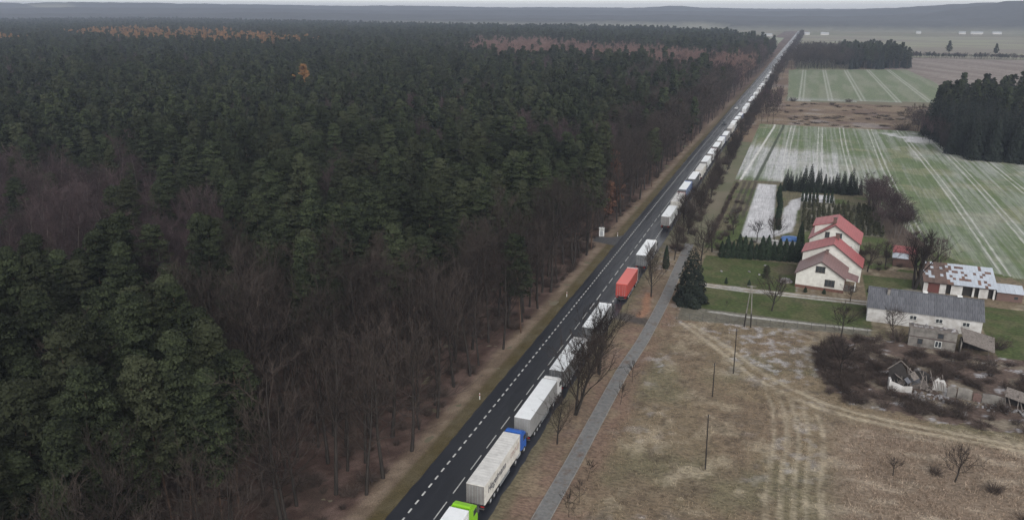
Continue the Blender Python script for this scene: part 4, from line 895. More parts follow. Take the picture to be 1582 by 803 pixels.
gable_roof([(-10.4, 3.6), (-5.2, 6.9), (0, 3.6)], 0, 9.0, 0.45, 0.14, M['roof_pink'], hs1)
window(hs1, -5.3, 5.0, 1.9, 1.35, 0, 'frame_dark', 2); window(hs1, -3.0, 2.0, 2.0, 1.45, 0, 'frame_dark', 2)
MB().prism_y([(-10.3, 0), (3.0, 0), (3.0, 3.9), (-3.6, 8.7), (-10.3, 6.0)], 9.6, 17).build('wall', M['render_white'], hs1)
gable_roof([(-10.3, 6.0), (-3.6, 8.7), (3.0, 3.9)], 9.5, 17, 0.4, 0.14, M['roof_red'], hs1)
chimney(hs1, -3.3, 15.4, 7.6, 9.8, 0.9, M['brick_dark']); chimney(hs1, -4.7, 7.4, 6.0, 7.7, 0.55, M['brick_red'])
MB().box(0.003, 2.5, 1.8, 5.6, 0, 0.35).build('porch_step', M['concrete'], hs1)
for yy in (2.0, 5.4): MB().box(2.2, 2.38, yy-0.09, yy+0.09, 0.35, 2.6).build('porch_post', M['frame'], hs1)
MB().poly([(-0.3, 1.4, 3.45), (2.8, 1.4, 2.6), (2.8, 6.0, 2.6), (-0.3, 6.0, 3.45), (-0.3, 1.4, 3.6), (2.8, 1.4, 2.75), (2.8, 6.0, 2.75), (-0.3, 6.0, 3.6)], [(3, 2, 1, 0), (4, 5, 6, 7), (0, 1, 5, 4), (1, 2, 6, 5), (2, 3, 7, 6), (3, 0, 4, 7)]).build('porch_roof', M['roof_pink'], hs1)
dr = MB().box(0.004, 0.10, 3.0, 4.4, 0.36, 2.45).build('door', M['door_red'], hs1); MB().box(0.102, 0.16, 3.1, 3.2, 1.3, 1.5).build('handle', M['grey_metal'], dr)
MB().box(1.0, 1.1, 1.85, 1.95, 0.35, 2.3).build('porch_panel', M['door_red'], hs1)
n6 = (sin(radians(6)), cos(radians(6)))
hs2 = thing('house', 'rear white house with large bright red roof and side dormer', 'house', (51.63+n6[0]*20.5, 184.09+n6[1]*20.5, 0), R6)
MB().prism_y([(-10.0, 0), (1.6, 0), (1.6, 6.6), (-4.3, 10.6), (-10.0, 6.6)], 0, 11).build('wall', M['render_white'], hs2)
gable_roof([(-10.0, 6.6), (-4.3, 10.6), (1.6, 6.6)], 0, 11, 0.5, 0.15, M['roof_red'], hs2)
dm = MB().prism_y([(-4.6, 10.55), (-9.3, 9.2), (-9.3, 7.25)][::-1], 3.0, 10).build('dormer', M['render_white'], hs2)
MB().poly([(-4.2, 2.6, 10.8), (-9.9, 2.6, 9.15), (-9.9, 11.3, 9.15), (-4.2, 11.3, 10.8), (-4.2, 2.6, 10.95), (-9.9, 2.6, 9.30), (-9.9, 11.3, 9.30), (-4.2, 11.3, 10.95)], [(0, 1, 2, 3), (7, 6, 5, 4), (4, 5, 1, 0), (5, 6, 2, 1), (6, 7, 3, 2), (7, 4, 0, 3)]).build('roof', M['roof_red'], dm)
window(hs2, -6.0, 8.0, 0.9, 1.3, 0, 'frame_dark'); window(hs2, -3.1, 8.0, 1.1, 1.4, 0, 'frame'); window(hs2, -0.6, 4.9, 1.0, 1.3, 0, 'frame_dark')
chimney(hs2, -4.7, 2.2, 9.8, 11.9, 0.8, M['brick_dark'])
MB().box(-0.6, -0.2, 4.0, 5.0, 9.0, 9.02).build('roof_hatch', M['trim'], hs2, (0.4, 0, -0.9), (0, radians(34), 0)) if False else None

# long white barn under grey sheets
bn = thing('barn', 'long white barn with grey weathered sheet roof', 'barn', (55.7, 168.0, 0), radians(-2.9))
MB().prism_x([(0, 0), (9, 0), (9, 3.3), (4.5, 5.95), (0, 3.3)], 0, 20.8).build('wall', M['render_grey'], bn)
def roof_sheets(parent, x0, x1, rows, p0, p1, cols, mats, th=0.04, jit=0.02, seed=0):
    """separate sheets laid in overlapping rows from eave p0 to ridge p1 (y,z)"""
    rg = random.Random(seed); w = (x1-x0)/cols; (ya, za), (yb, zb) = p0, p1; L = math.hypot(yb-ya, zb-za); ang = math.atan2(zb-za, yb-ya); lr = L/rows
    cache = {}
    for r in range(rows):
        for c in range(cols):
            m = mats(r, c, rg)
            if m is None: continue
            if m not in cache:
                mb = MB(); k = 4   # four shallow corrugations per sheet
                P = []; 
                for j in range(k*2+1): P.append((j*w*0.985/(k*2), 0.035 if j % 2 else 0.0))
                V = [(x, 0, z) for x, z in P]+[(x, lr*1.05, z) for x, z in P]; n = len(P)
                mb.poly(V, [(j, j+1, n+j+1, n+j) for j in range(n-1)]); cache[m] = mb.mesh('roof_sheet', M[m])
            t = r*lr/L; o = link('roof_sheet', cache[m], parent, (x0+c*w, ya+(yb-ya)*t, za+(zb-za)*t+0.05+0.02*(rows-r)+rg.random()*jit), (ang+rg.uniform(-0.006, 0.006), rg.uniform(-0.006, 0.006), rg.uniform(-0.004, 0.004)))
roof_sheets(bn, -0.3, 21.1, 3, (-0.45, 3.05), (4.5, 6.0), 19, lambda r, c, g: 'slate', seed=1); roof_sheets(bn, -0.3, 21.1, 3, (9.45, 3.05), (4.5, 6.0), 19, lambda r, c, g: 'slate', seed=2)
MB().box(-0.3, 21.1, 4.35, 4.65, 6.12, 6.25).build('ridge_cap', M['slate'], bn)
for x in (8.5, 13.2, 18.0): window(bn, x, 2.1, 1.15, 0.75, 0, 'frame', 1)
chimney(bn, 3.6, 3.3, 5.0, 6.5, 0.5, M['concrete'])
for x, lab in ((10.4, 'a'), (16.7, 'b')): MB().box(x-0.45, x+0.45, 4.2, 4.8, 6.25, 6.5).build('ridge_vent', M['white_paint'], bn)
MB().box(-0.12, -0.004, -0.02, 0.1, 0.2, 3.3).build('downpipe', M['grey_metal'], bn)
# roofless annex before it
an = thing('annex', 'roofless ruined concrete annex in front of the white barn', 'outbuilding', (62.4, 157.3, 0), radians(-6))
MB().box(0, 8.0, 0, 0.35, 0, 3.7).build('wall', M['concrete'], an); MB().box(0, 0.35, 0.352, 3.6, 0, 3.4).build('wall', M['concrete'], an); MB().box(7.65, 8.0, 0.352, 3.6, 0, 3.2).build('wall', M['concrete'], an)
MB().box(-0.06, 8.06, -0.06, -0.002, 1.95, 2.15).build('ledge', M['trim'], an)
MB().poly([(-0.2, 0.2, 3.72), (8.2, 0.2, 3.72), (8.2, 3.7, 3.2), (-0.2, 3.7, 3.2), (-0.2, 0.2, 3.85), (8.2, 0.2, 3.85), (8.2, 3.7, 3.32), (-0.2, 3.7, 3.32)], [(3, 2, 1, 0), (4, 5, 6, 7), (0, 1, 5, 4), (1, 2, 6, 5), (2, 3, 7, 6), (3, 0, 4, 7)]).build('sagging_ceiling', M['timber'], an)
window(an, 2.0, 1.2, 0.8, 1.0, 0, 'frame_dark', 0); window(an, 5.1, 1.15, 1.0, 1.1, 0, 'frame', 1); window(an, 5.3, 2.85, 0.9, 0.9, 0, 'frame_dark', 0)
rg = random.Random(5)
def debris(parent, n, x0, x1, y0, y1, z, smin, smax, m, name='rubble_block'):
    me = MB().box(-0.5, 0.5, -0.35, 0.35, -0.3, 0.3, 0.08).mesh(name, M[m])
    for k in range(n):
        s = rg.uniform(smin, smax); zz = z(0, 0) if callable(z) else z
        o = link(name, me, parent, (rg.uniform(x0, x1), rg.uniform(y0, y1), zz+rg.uniform(-0.05, 0.2)*s), (rg.uniform(-0.5, 0.5), rg.uniform(-0.5, 0.5), rg.uniform(0, 6.3))); o.scale = (s*rg.uniform(0.7, 1.6), s, s*rg.uniform(0.5, 1))
debris(an, 26, 0.2, 7.8, 0.3, 2.4, 3.75, 0.2, 0.65, 'rubble'); debris(an, 14, 0.2, 7.8, 2.2, 3.5, 3.45, 0.2, 0.5, 'timber')
bay = thing('open_lean_to', 'dark open bay with leaning concrete slab right of the annex', 'outbuilding', (71.2, 156.6, 0), radians(-6))
MB().box(0, 5.2, 3.0, 3.2, 0, 2.2).build('back_wall', M['dark'], bay); MB().box(0, 0.2, 0, 3.0, 0, 2.2).build('side_wall', M['concrete'], bay)  # back wall coloured dark to stand for the bay's shaded interior
MB().poly([(0.3, 0.0, 2.4), (5.6, -0.3, 1.2), (5.8, 5.0, 2.2), (0.0, 5.6, 3.1), (0.3, 0.0, 2.55), (5.6, -0.3, 1.35), (5.8, 5.0, 2.35), (0.0, 5.6, 3.25)], [(3, 2, 1, 0), (4, 5, 6, 7), (0, 1, 5, 4), (1, 2, 6, 5), (2, 3, 7, 6), (3, 0, 4, 7)]).build('leaning_slab', M['timber'], bay)
MB().tube((4.8, 0.3, 0), (4.6, 0.4, 1.6), 0.1).build('prop', M['timber'], bay)

# long shed with patched roof
sh = thing('shed', 'long shed with patched white and rusty sheet roof', 'shed', (69.0, 192.0, 0), radians(-2))
def shm(r, c, g):
    if c < 8: return 'sheet_brown' if g.random() < 0.9 else 'sheet_white'
    if c < 10: return 'sheet_rust' if g.random() < 0.4 else 'sheet_white'
    if c > 20: return 'sheet_white' if g.random() < 0.9 else 'sheet_rust'
    return 'sheet_rust' if (r in (2, 4, 5, 7) and g.random() < 0.42) or g.random() < 0.05 else 'sheet_white'
roof_sheets(sh, -0.3, 14.6, 9, (-1.0, 2.5), (9.0, 4.7), 24, shm, seed=9)
MB().box(-0.1, 14.4, 0.3, 8.9, 2.2, 2.42).build('roof_boards', M['timber'], sh, None, None)
MB().prism_x([(8.8, 0), (9.0, 0), (9.0, 4.5), (8.8, 4.5)], 0, 14.4).build('wall', M['concrete'], sh)
for (a, bb, z1, m) in ((0, 0.9, 2.2, 'render_grey'), (3.3, 4.6, 2.2, 'render_grey'), (5.6, 7.9, 2.2, 'render_grey'), (9.9, 10.3, 2.2, 'render_grey'), (11.2, 13.0, 2.2, 'render_grey'), (14.0, 14.4, 2.2, 'render_grey')):
    MB().box(a, bb, 0, 0.25, 0, z1).build('wall', M[m], sh)
MB().box(0.9, 3.3, 0.05, 0.2, 0, 2.2).build('door', M['door_red'], sh)
for (a, bb) in ((4.6, 5.6), (7.9, 9.9), (10.3, 11.2), (13.0, 14.0)): MB().box(a, bb, 0.6, 0.7, 0, 2.2).build('doorway_shade', M['dark'], sh)  # dark sheets set back in the openings, painted as the shade inside
for s_ in (0.0, 14.2): MB().box(s_, s_+0.2, 0.26, 8.8, 0, 2.3).build('end_wall', M['concrete'], sh)
wg = thing('lean_to', 'low brick lean-to with pale corrugated roof right of the patched shed', 'shed', (83.7, 191.4, 0), radians(-2))
MB().box(0, 5.0, 0, 0.2, 0, 2.0).build('wall', M['brick_red'], wg); MB().box(0, 5.0, 3.0, 3.2, 0, 2.6).build('wall', M['brick_red'], wg); MB().box(4.8, 5.0, 0.202, 2.998, 0, 2.2).build('wall', M['concrete'], wg)
roof_sheets(wg, -0.2, 5.2, 2, (-0.6, 2.0), (3.5, 2.85), 6, lambda r, c, g: 'sheet_white', seed=4)
MB().box(3.4, 4.1, -0.03, 0.0, 0.7, 1.3).build('window', M['glass'], wg)
rs = thing('small_shed', 'small red-roofed shed behind the many-stemmed tree', 'shed', (64.2, 210.5, 0), radians(-5))
MB().box(0, 5.0, 0, 6.0, 0, 2.2).build('wall', M['brick_dark'], rs)
MB().poly([(-0.3, 2.6, 2.9), (5.3, 2.6, 2.9), (5.3, 6.4, 3.7), (-0.3, 6.4, 3.7), (-0.3, 2.6, 3.0), (5.3, 2.6, 3.0), (5.3, 6.4, 3.8), (-0.3, 6.4, 3.8)], [(3, 2, 1, 0), (4, 5, 6, 7), (0, 1, 5, 4), (1, 2, 6, 5), (2, 3, 7, 6), (3, 0, 4, 7)]).build('roof', M['roof_red'], rs)
roof_sheets(rs, -0.3, 5.3, 1, (-0.4, 2.2), (2.7, 2.75), 6, lambda r, c, g: 'sheet_white' if g.random() < 0.8 else 'sheet_rust', seed=6)

# ruined cottage and walls
rc = thing('ruined_cottage', 'collapsed cottage with a dark brick gable and fallen rafters', 'ruin', (57.2, 135.1, 0), radians(2))
MB().prism_y([(0, 0), (3.4, 0), (3.4, 2.6), (2.8, 2.7), (2.4, 3.6), (1.7, 4.6), (1.2, 4.3), (0.8, 4.4), (0, 3.5)], 1.6, 1.95).build('gable_wall', M['dark'], rc)
for (a, bb) in (((-0.35, 1.5, 3.35), (1.5, 1.5, 5.15)), ((1.5, 1.5, 5.15), (3.9, 1.5, 3.0))): MB().tube(a, bb, 0.09).build('bargeboard', M['timber'], rc)
MB().prism_y([(0, 0), (3.6, 0), (3.6, 1.25), (2.3, 1.05), (1.2, 1.45), (0.25, 1.75), (0, 2.1)], 0, 0.35).build('front_wall', M['render_grey'], rc)
MB().box(0, 0.35, 0.352, 1.598, 0, 1.9).build('side_wall', M['render_grey'], rc)
MB().prism_y([(7.2, 0), (9.2, 0), (9.2, 1.3), (8.8, 2.0), (8.1, 1.9), (7.9, 2.4), (7.2, 1.6)], 2.6, 2.9).build('wall_fragment', M['render_grey'], rc)
MB().prism_y([(3.8, 0), (6.8, 0), (6.8, 2.0), (5.6, 2.6), (3.8, 2.2)], 4.2, 4.5).build('back_wall', M['dark'], rc)
MB().box(3.7, 6.4, 2.2, 4.1, 0.0, 0.9).build('fallen_floor', M['timber'], rc)
for k in range(16):
    x = 1.0+k*0.52; MB().tube((x+rg.uniform(-0.4, 0.4), rg.uniform(0.2, 1.2), rg.uniform(0.3, 1.4)), (x+rg.uniform(-0.9, 1.2), rg.uniform(2.5, 4.6), rg.uniform(2.0, 3.8)), 0.07).build('rafter', M['timber'], rc)
for k in range(9):
    o = MB().box(-0.7, 0.7, -0.5, 0.5, -0.03, 0.03).build('roof_slab', M['slate'] if k % 2 else M['timber'], rc, (1.0+rg.random()*4.5, 0.6+rg.random()*2.5, 1.3+rg.random()*1.3), (rg.uniform(-0.7, 0.7), rg.uniform(-0.7, 0.7), rg.uniform(0, 3)))
debris(rc, 60, 3.0, 8.4, -2.6, 0.6, 0.15, 0.15, 0.55, 'rubble'); debris(rc, 30, 0.6, 9.0, 0.4, 3.5, 0.4, 0.2, 0.6, 'timber')
rw = thing('ruined_wall', 'broken low concrete wall right of the collapsed cottage', 'ruin', (66.2, 136.0, 0), radians(-4))
for (a, bb, h) in ((0, 1.3, 1.9), (1.5, 3.6, 2.05), (3.8, 5.0, 1.5), (5.1, 8.3, 1.7)):
    MB().prism_y([(a, 0), (bb, 0), (bb, h-0.25), ((a+bb)/2, h), (a, h-0.1)], 0, 0.35).build('wall_section', M['concrete'] if a < 3.7 or a > 5 else M['brick_red'], rw)
debris(rw, 34, 0.2, 9.0, -2.8, -0.3, 0.1, 0.15, 0.5, 'rubble')
cs = thing('collapsed_shed', 'collapsed dark shed with tilted beams at the right edge', 'ruin', (74.6, 135.2, 0), radians(-8))
MB().prism_y([(0, 0), (6, 0), (6, 1.3), (3, 1.7), (0, 2.1)], 1.5, 1.8).build('back_wall', M['dark'], cs)
MB().poly([(-0.3, -0.2, 2.0), (6, -0.8, 0.9), (6.2, 2.4, 1.4), (0, 2.6, 2.5), (-0.3, -0.2, 2.1), (6, -0.8, 1.0), (6.2, 2.4, 1.5), (0, 2.6, 2.6)], [(3, 2, 1, 0), (4, 5, 6, 7), (0, 1, 5, 4), (1, 2, 6, 5), (2, 3, 7, 6), (3, 0, 4, 7)]).build('fallen_roof', M['timber'], cs)
for k in range(8): MB().tube((k*0.8, -1.6+rg.random(), 0.1), (k*0.8+rg.uniform(-1, 1), 0.8, 1.5+rg.random()*1.3), 0.08).build('beam', M['timber'], cs)
debris(cs, 40, 0.0, 7.0, -2.8, 0.0, 0.15, 0.15, 0.6, 'rubble')

# far buildings on the skyline fields
VIL = [(34, 2290, 14, 'pale far house just right of the road end'), (78, 2300, 20, 'wide pale far house second right of the road end'), (440, 2560, 16, 'white far farm building, left of the skyline group'), (478, 2575, 30, 'largest white far farm building of the skyline group'), (530, 2590, 22, 'white far farm building, right of the skyline group'), (330, 2560, 11, 'small pale far house left of the farm group'),
       (-165, 2150, 24, 'long pale far building left of the road'), (-60, 2110, 26, 'long pale far building left of the road, nearer it')]
for (x, y, w, lab) in VIL:
    v = thing('far_house', lab, 'house', (x, y, 0), radians(rg.uniform(-12, 12)))
    MB().prism_x([(0, 0), (9, 0), (9, 3.6), (4.5, 6.6), (0, 3.6)], -w/2, w/2).build('wall', M['render_grey'], v)
    MB().prism_x([(-0.5, 3.4), (4.5, 6.7), (9.5, 3.4), (9.5, 3.7), (4.5, 7.0), (-0.5, 3.7)], -w/2-0.5, w/2+0.5).build('roof', M['grey_metal'], v)

# ------------------------------------------------------------------ lorries
def paint(name, c, rough=0.4, dirt=(0.10, 0.09, 0.08), k=0.35):
    m, nt, b = mat(name, rough, 0.4); f = noise(nt, 1.1, 5, 0.65); c2 = tuple(ci*(1-k)+di*k for ci, di in zip(c, dirt))
    nt.links.new(mixc(nt, ramp(nt, f, 0.42, 0.72), c, c2), b.inputs['Base Color']); return m
P_ = {'white': paint('white lorry tarpaulin', (0.68, 0.69, 0.70)), 'grey': paint('light grey lorry panel', (0.25, 0.25, 0.25)), 'dgrey': paint('dark grey lorry curtain', (0.12, 0.125, 0.13)), 'beige': paint('cream lorry tarpaulin', (0.60, 0.575, 0.53), 0.5, k=0.45),
      'roofwhite': paint('white lorry roof', (0.74, 0.76, 0.78), 0.5, k=0.12), 'roofbeige': paint('soiled cream lorry roof', (0.56, 0.55, 0.535), 0.6, (0.22, 0.21, 0.21), 0.4), 'red': paint('red container paint', (0.36, 0.055, 0.045)), 'roofred': paint('bright red container roof', (0.62, 0.13, 0.11), 0.5, (0.4, 0.2, 0.18), 0.2),
      'green': paint('lime green cab paint', (0.22, 0.50, 0.02), 0.3, (0.1, 0.2, 0.02), 0.1), 'blue': paint('blue cab paint', (0.02, 0.10, 0.40), 0.3, k=0.12), 'cabwhite': paint('white cab paint', (0.70, 0.70, 0.70), 0.3, k=0.12), 'cabdark': paint('dark cab paint', (0.035, 0.04, 0.05), 0.3, k=0.1),
      'cabred': paint('dark red cab paint', (0.25, 0.03, 0.03), 0.3, k=0.1), 'side_blue': paint('blue-grey lorry curtain', (0.16, 0.22, 0.36)), 'dirty': paint('dirty grey rear doors', (0.21, 0.20, 0.195), 0.7, k=0.5)}
M['rubber'] = two('tyre rubber', (0.018, 0.018, 0.019), (0.035, 0.034, 0.034), 5); M['steel'] = two('dark chassis steel', (0.04, 0.04, 0.042), (0.075, 0.072, 0.07), 4); M['rim'] = two('steel rim', (0.30, 0.30, 0.31), (0.42, 0.42, 0.43), 6, 0.45)
M['lampred'] = two('red lamp lens', (0.35, 0.02, 0.02), (0.28, 0.02, 0.02), 5, 0.25); M['lampclear'] = two('clear lamp lens', (0.55, 0.55, 0.55), (0.65, 0.65, 0.62), 5, 0.2); M['ink'] = two('dark blue lettering', (0.035, 0.04, 0.06), (0.05, 0.055, 0.07), 5); M['ink2'] = two('faded pink lettering', (0.42, 0.30, 0.27), (0.40, 0.32, 0.29), 5)
CACHE = {}
def cm(key, fn):
    if key not in CACHE: CACHE[key] = fn()
    return CACHE[key]
def ribs(L):
    mb = MB()
    for k in range(int(L/0.62)): mb.box(-1.2, 1.2, 0.3+k*0.62, 0.36+k*0.62, 3.985, 4.01)
    return mb
def side_ribs(s, L):
    mb = MB(); a, c = (min(s*1.272, s*1.292), max(s*1.272, s*1.292)); k = 0
    while 0.5+k*0.62 < L-0.2: mb.box(a, c, 0.5+k*0.62-0.02, 0.5+k*0.62+0.02, 1.2, 3.8); k += 1
    mb.box(a, c, 0.05, L-0.05, 3.82, 3.9); mb.box(a, c, 0.05, L-0.05, 1.16, 1.24); return mb
def lorry(x, y, body, roof, rear, cab, label, Lt=13.6, full=True, group=None, ribbed=False, flap=False):
    """x: left flank, y: rear of the trailer; parts share meshes"""
    e = thing('lorry', label, 'truck', (x+1.275+float(roadx(y)), y, 0.075), 0, group)
    A = lambda name, key, fn, loc=None, par=None: link(name, cm(key, fn), par or e, loc)
    b = A('trailer_body', ('body', body, Lt), lambda: MB().box(-1.27, 1.27, 0, Lt, 1.15, 3.93, 0.04).mesh('trailer_body', P_[body]))
    A('roof_panel', ('roof', roof, Lt), lambda: MB().box(-1.265, 1.265, 0.01, Lt-0.01, 3.932, 3.985, 0.02).mesh('roof_panel', P_[roof]))
    cy = Lt+0.0
    if full:
        if ribbed: A('roof_rib', ('ribs', Lt), lambda: ribs(Lt-0.3).mesh('roof_rib', P_['roofbeige']))
        for s in (-1, 1):
            d = A('rear_door', ('door', rear, s), lambda s=s: MB().box(min(s*0.015, s*1.22), max(s*0.015, s*1.22), -0.045, -0.002, 1.2, 3.86).mesh('rear_door', P_[rear]))
            A('lock_bar', ('bar', s), lambda s=s: MB().tube((s*0.35, -0.075, 1.15), (s*0.35, -0.075, 3.8), 0.022, n=5).tube((s*0.8, -0.075, 1.15), (s*0.8, -0.075, 3.8), 0.022, n=5).mesh('lock_bar', M['grey_metal']), None, d)
            A('tail_light', ('tl', s), lambda s=s: MB().box(min(s*0.7, s*1.2), max(s*0.7, s*1.2), -0.06, 0.02, 0.82, 0.97).mesh('tail_light', M['lampred']))
            A('side_rib', ('sr', s, Lt, body), lambda s=s: side_ribs(s, Lt).mesh('side_rib', P_[body]))
            A('side_guard', ('sg', s, Lt), lambda s=s: MB().box(min(s*1.18, s*1.24), max(s*1.18, s*1.24), 5.6, Lt-4.2, 0.5, 0.62).box(min(s*1.18, s*1.24), max(s*1.18, s*1.24), 5.6, Lt-4.2, 0.82, 0.94).mesh('side_guard', M['grey_metal']))
            A('landing_leg', ('ll', s, Lt), lambda s=s: MB().box(s*0.75-0.08, s*0.75+0.08, Lt-3.9, Lt-3.75, 0.2, 1.12).mesh('landing_leg', M['steel']))
        if flap:
            A('front_frame', ('ff', Lt), lambda: MB().box(-1.29, 1.29, Lt-0.02, Lt+0.14, 1.1, 4.06).mesh('front_frame', P_['cabwhite']))
    else:
        A('rear_door', ('doors', rear), lambda: MB().box(-1.22, 1.22, -0.045, -0.002, 1.2, 3.86).mesh('rear_door', P_[rear]))
    A('chassis', ('ch', Lt), lambda: MB().box(-0.55, 0.55, 0.2, Lt+1.9, 0.8, 1.145).box(-1.2, 1.2, -0.05, 0.1, 0.45, 0.62).mesh('chassis', M['steel']))
    A('cab', ('cab', cab, Lt), lambda: MB().prism_x([(cy+0.55, 1.0), (cy+2.75, 0.55), (cy+2.85, 1.2), (cy+2.8, 2.0), (cy+2.55, 3.05), (cy+1.9, 3.55), (cy+0.65, 3.62), (cy+0.5, 3.4)][::-1], -1.22, 1.22).mesh('cab', P_[cab]))
    A('air_deflector', ('defl', cab, Lt), lambda: MB().prism_x([(cy+0.5, 3.63), (cy+1.85, 3.56), (cy+1.5, 3.82), (cy+0.75, 3.98), (cy+0.5, 3.9)][::-1], -1.16, 1.16).box(-1.22, -1.14, cy+0.12, cy+0.52, 1.3, 3.85).box(1.14, 1.22, cy+0.12, cy+0.52, 1.3, 3.85).mesh('air_deflector', P_[cab]))
    if full:
        A('windscreen', ('ws', Lt), lambda: MB().poly([(-1.1, cy+2.81, 2.05), (1.1, cy+2.81, 2.05), (1.05, cy+2.57, 3.05), (-1.05, cy+2.57, 3.05)], [(3, 2, 1, 0)]).mesh('windscreen', M['glass']))
        A('roof_hatch', ('hatch', Lt), lambda: MB().box(-0.35, 0.35, cy+1.95, cy+2.25, 3.36, 3.44).mesh('roof_hatch', M['trim']))
        A('bumper', ('bump', Lt), lambda: MB().box(-1.22, 1.22, cy+2.7, cy+2.95, 0.35, 0.85, 0.05).mesh('bumper', M['steel']))
        for s in (-1, 1):
            A('side_window', ('sw', s, Lt), lambda s=s: MB().box(min(s*1.222, s*1.235), max(s*1.222, s*1.235), cy+1.5, cy+2.45, 2.1, 2.9).mesh('side_window', M['glass']))
            A('mirror', ('mir', s, Lt), lambda s=s: MB().box(min(s*1.26, s*1.5), max(s*1.26, s*1.5), cy+2.5, cy+2.7, 2.0, 2.9, 0.04).mesh('mirror', M['steel']))
            A('headlight', ('hl', s, Lt), lambda s=s: MB().box(min(s*0.75, s*1.15), max(s*0.75, s*1.15), cy+2.86, cy+2.97, 0.86, 1.1).mesh('headlight', M['lampclear']))
            A('fuel_tank', ('ft', s, Lt), lambda s=s: MB().box(min(s*0.62, s*1.2), max(s*0.62, s*1.2), cy-0.9, cy+0.5, 0.45, 1.0, 0.08).mesh('fuel_tank', M['grey_metal']))
    wy = [2.2, 3.5, 4.8, Lt-1.75, cy+1.9]
    for w in wy:
        for s in (-1, 1):
            if full:
                t = A('wheel', ('wheel',), lambda: MB().tube((-0.2, 0, 0), (0.2, 0, 0), 0.5, n=14).mesh('wheel', M['rubber']), (s*1.03, w, 0.5))
                A('rim', ('rim', s), lambda s=s: MB().tube((s*0.19, 0, 0), (s*0.215, 0, 0), 0.29, 0.24, n=10).mesh('rim', M['rim']), None, t)
    if not full:
        A('wheel', ('wheels', Lt), lambda: MB().box(-1.2, 1.2, 1.6, 5.4, 0.05, 1.0).box(-1.2, 1.2, Lt-2.2, Lt-1.2, 0.05, 1.0).box(-1.2, 1.2, Lt+1.4, Lt+2.4, 0.05, 0.98).mesh('wheel', M['rubber']))
    return e
ORD = ['', 'first', 'second', 'third', 'fourth', 'fifth', 'sixth', 'seventh', 'eighth', 'ninth', 'tenth', 'eleventh', 'twelfth', 'thirteenth', 'fourteenth', 'fifteenth', 'sixteenth', 'seventeenth', 'eighteenth', 'nineteenth', 'twentieth']
QG = 'lorries queuing along the road'
lorry(3.15, 60.7, 'white', 'roofwhite', 'dirty', 'green', 'lorry with lime green cab and white trailer, nearest the bottom edge', group=QG)
t1 = lorry(3.05, 79.6, 'beige', 'roofbeige', 'dirty', 'blue', 'cream trailer with dark side lettering pulled by a blue cab', group=QG, ribbed=True)
def lettering(parent, text, m, y, z, size, shear=0.0):
    cu = bpy.data.curves.new('lettering', 'FONT'); cu.body = text; cu.size = size; cu.shear = shear; cu.extrude = 0.004; cu.offset = 0.012; cu.materials.append(m)
    o = bpy.data.objects.new('lettering', cu); COL.objects.link(o); bpy.context.view_layer.update()
    me = bpy.data.meshes.new_from_object(o.evaluated_get(bpy.context.evaluated_depsgraph_get())); bpy.data.objects.remove(o)
    me.materials.clear(); me.materials.append(m)
    return link('lettering', me, parent, (1.296, y, z), (pi/2, 0, pi/2))
lettering(t1, 'Hegelmann', M['ink'], 1.1, 2.25, 1.45, 0.15); lettering(t1, 'GROUP', M['ink2'], 9.4, 2.4, 1.05, 0.15)
lorry(3.05, 97.7, 'grey', 'roofwhite', 'grey', 'cabwhite', 'grey box trailer with clean white roof, just ahead of the blue cab', group=QG)
lorry(3.1, 114.9, 'dgrey', 'roofwhite', 'dgrey', 'cabwhite', 'dark-sided white-roofed trailer behind the nearest big bare tree', group=QG)
lorry(3.4, 134.8, 'dgrey', 'roofwhite', 'dgrey', 'cabdark', 'dark-sided white-roofed trailer right behind the red container lorry', group=QG, flap=True)
lorry(3.95, 161.4, 'red', 'roofred', 'red', 'cabdark', 'bright red container lorry, the only red one in the queue', 11.9, group=QG, flap=True, ribbed=False)
lorry(3.75, 184.2, 'dgrey', 'roofwhite', 'dgrey', 'cabwhite', 'dark-sided white-roofed trailer just ahead of the red lorry', group=QG, flap=True)
seq = [(3.1, 224.6, 'white', 'dirty', 'cabwhite'), (2.7, 244.3, 'beige', 'beige', 'cabred'), (2.4, 262.9, 'side_blue', 'dgrey', 'blue'), (2.9, 281.4, 'dgrey', 'dgrey', 'cabwhite'), (3.2, 299.3, 'beige', 'beige', 'cabdark'), (3.0, 317.4, 'white', 'dirty', 'cabwhite'),
       (3.2, 337.0, 'white', 'dirty', 'cabred'), (3.2, 355.5, 'dgrey', 'dgrey', 'cabwhite'), (3.2, 373.5, 'white', 'dirty', 'blue'), (3.6, 391.5, 'grey', 'grey', 'cabwhite'), (3.6, 416, 'beige', 'dirty', 'cabwhite'), (3.4, 435.5, 'white', 'white', 'cabdark'), (3.6, 453.5, 'white', 'dirty', 'cabwhite'), (3.9, 472, 'side_blue', 'dgrey', 'cabred'),
       (3.7, 506.5, 'white', 'white', 'cabwhite'), (3.7, 524.5, 'white', 'white', 'cabwhite'), (3.9, 551, 'grey', 'dirty', 'cabwhite'), (3.7, 570, 'white', 'white', 'blue'), (3.7, 601, 'white', 'white', 'cabwhite')]
for i, (x, y, bd, rear, cab) in enumerate(seq):
    rf = 'roofbeige' if bd == 'beige' else 'roofwhite'
    colr = {'white': 'white', 'beige': 'cream', 'side_blue': 'blue-sided', 'dgrey': 'dark-sided white-roofed', 'grey': 'grey-sided'}[bd]
    lorry(x, y, bd, rf, rear, cab, '%s trailer, %s lorry past the gap ahead of the red container' % (colr, ORD[i+1]), full=i < 6, group=QG)
rg = random.Random(12); y = 622; i = 0
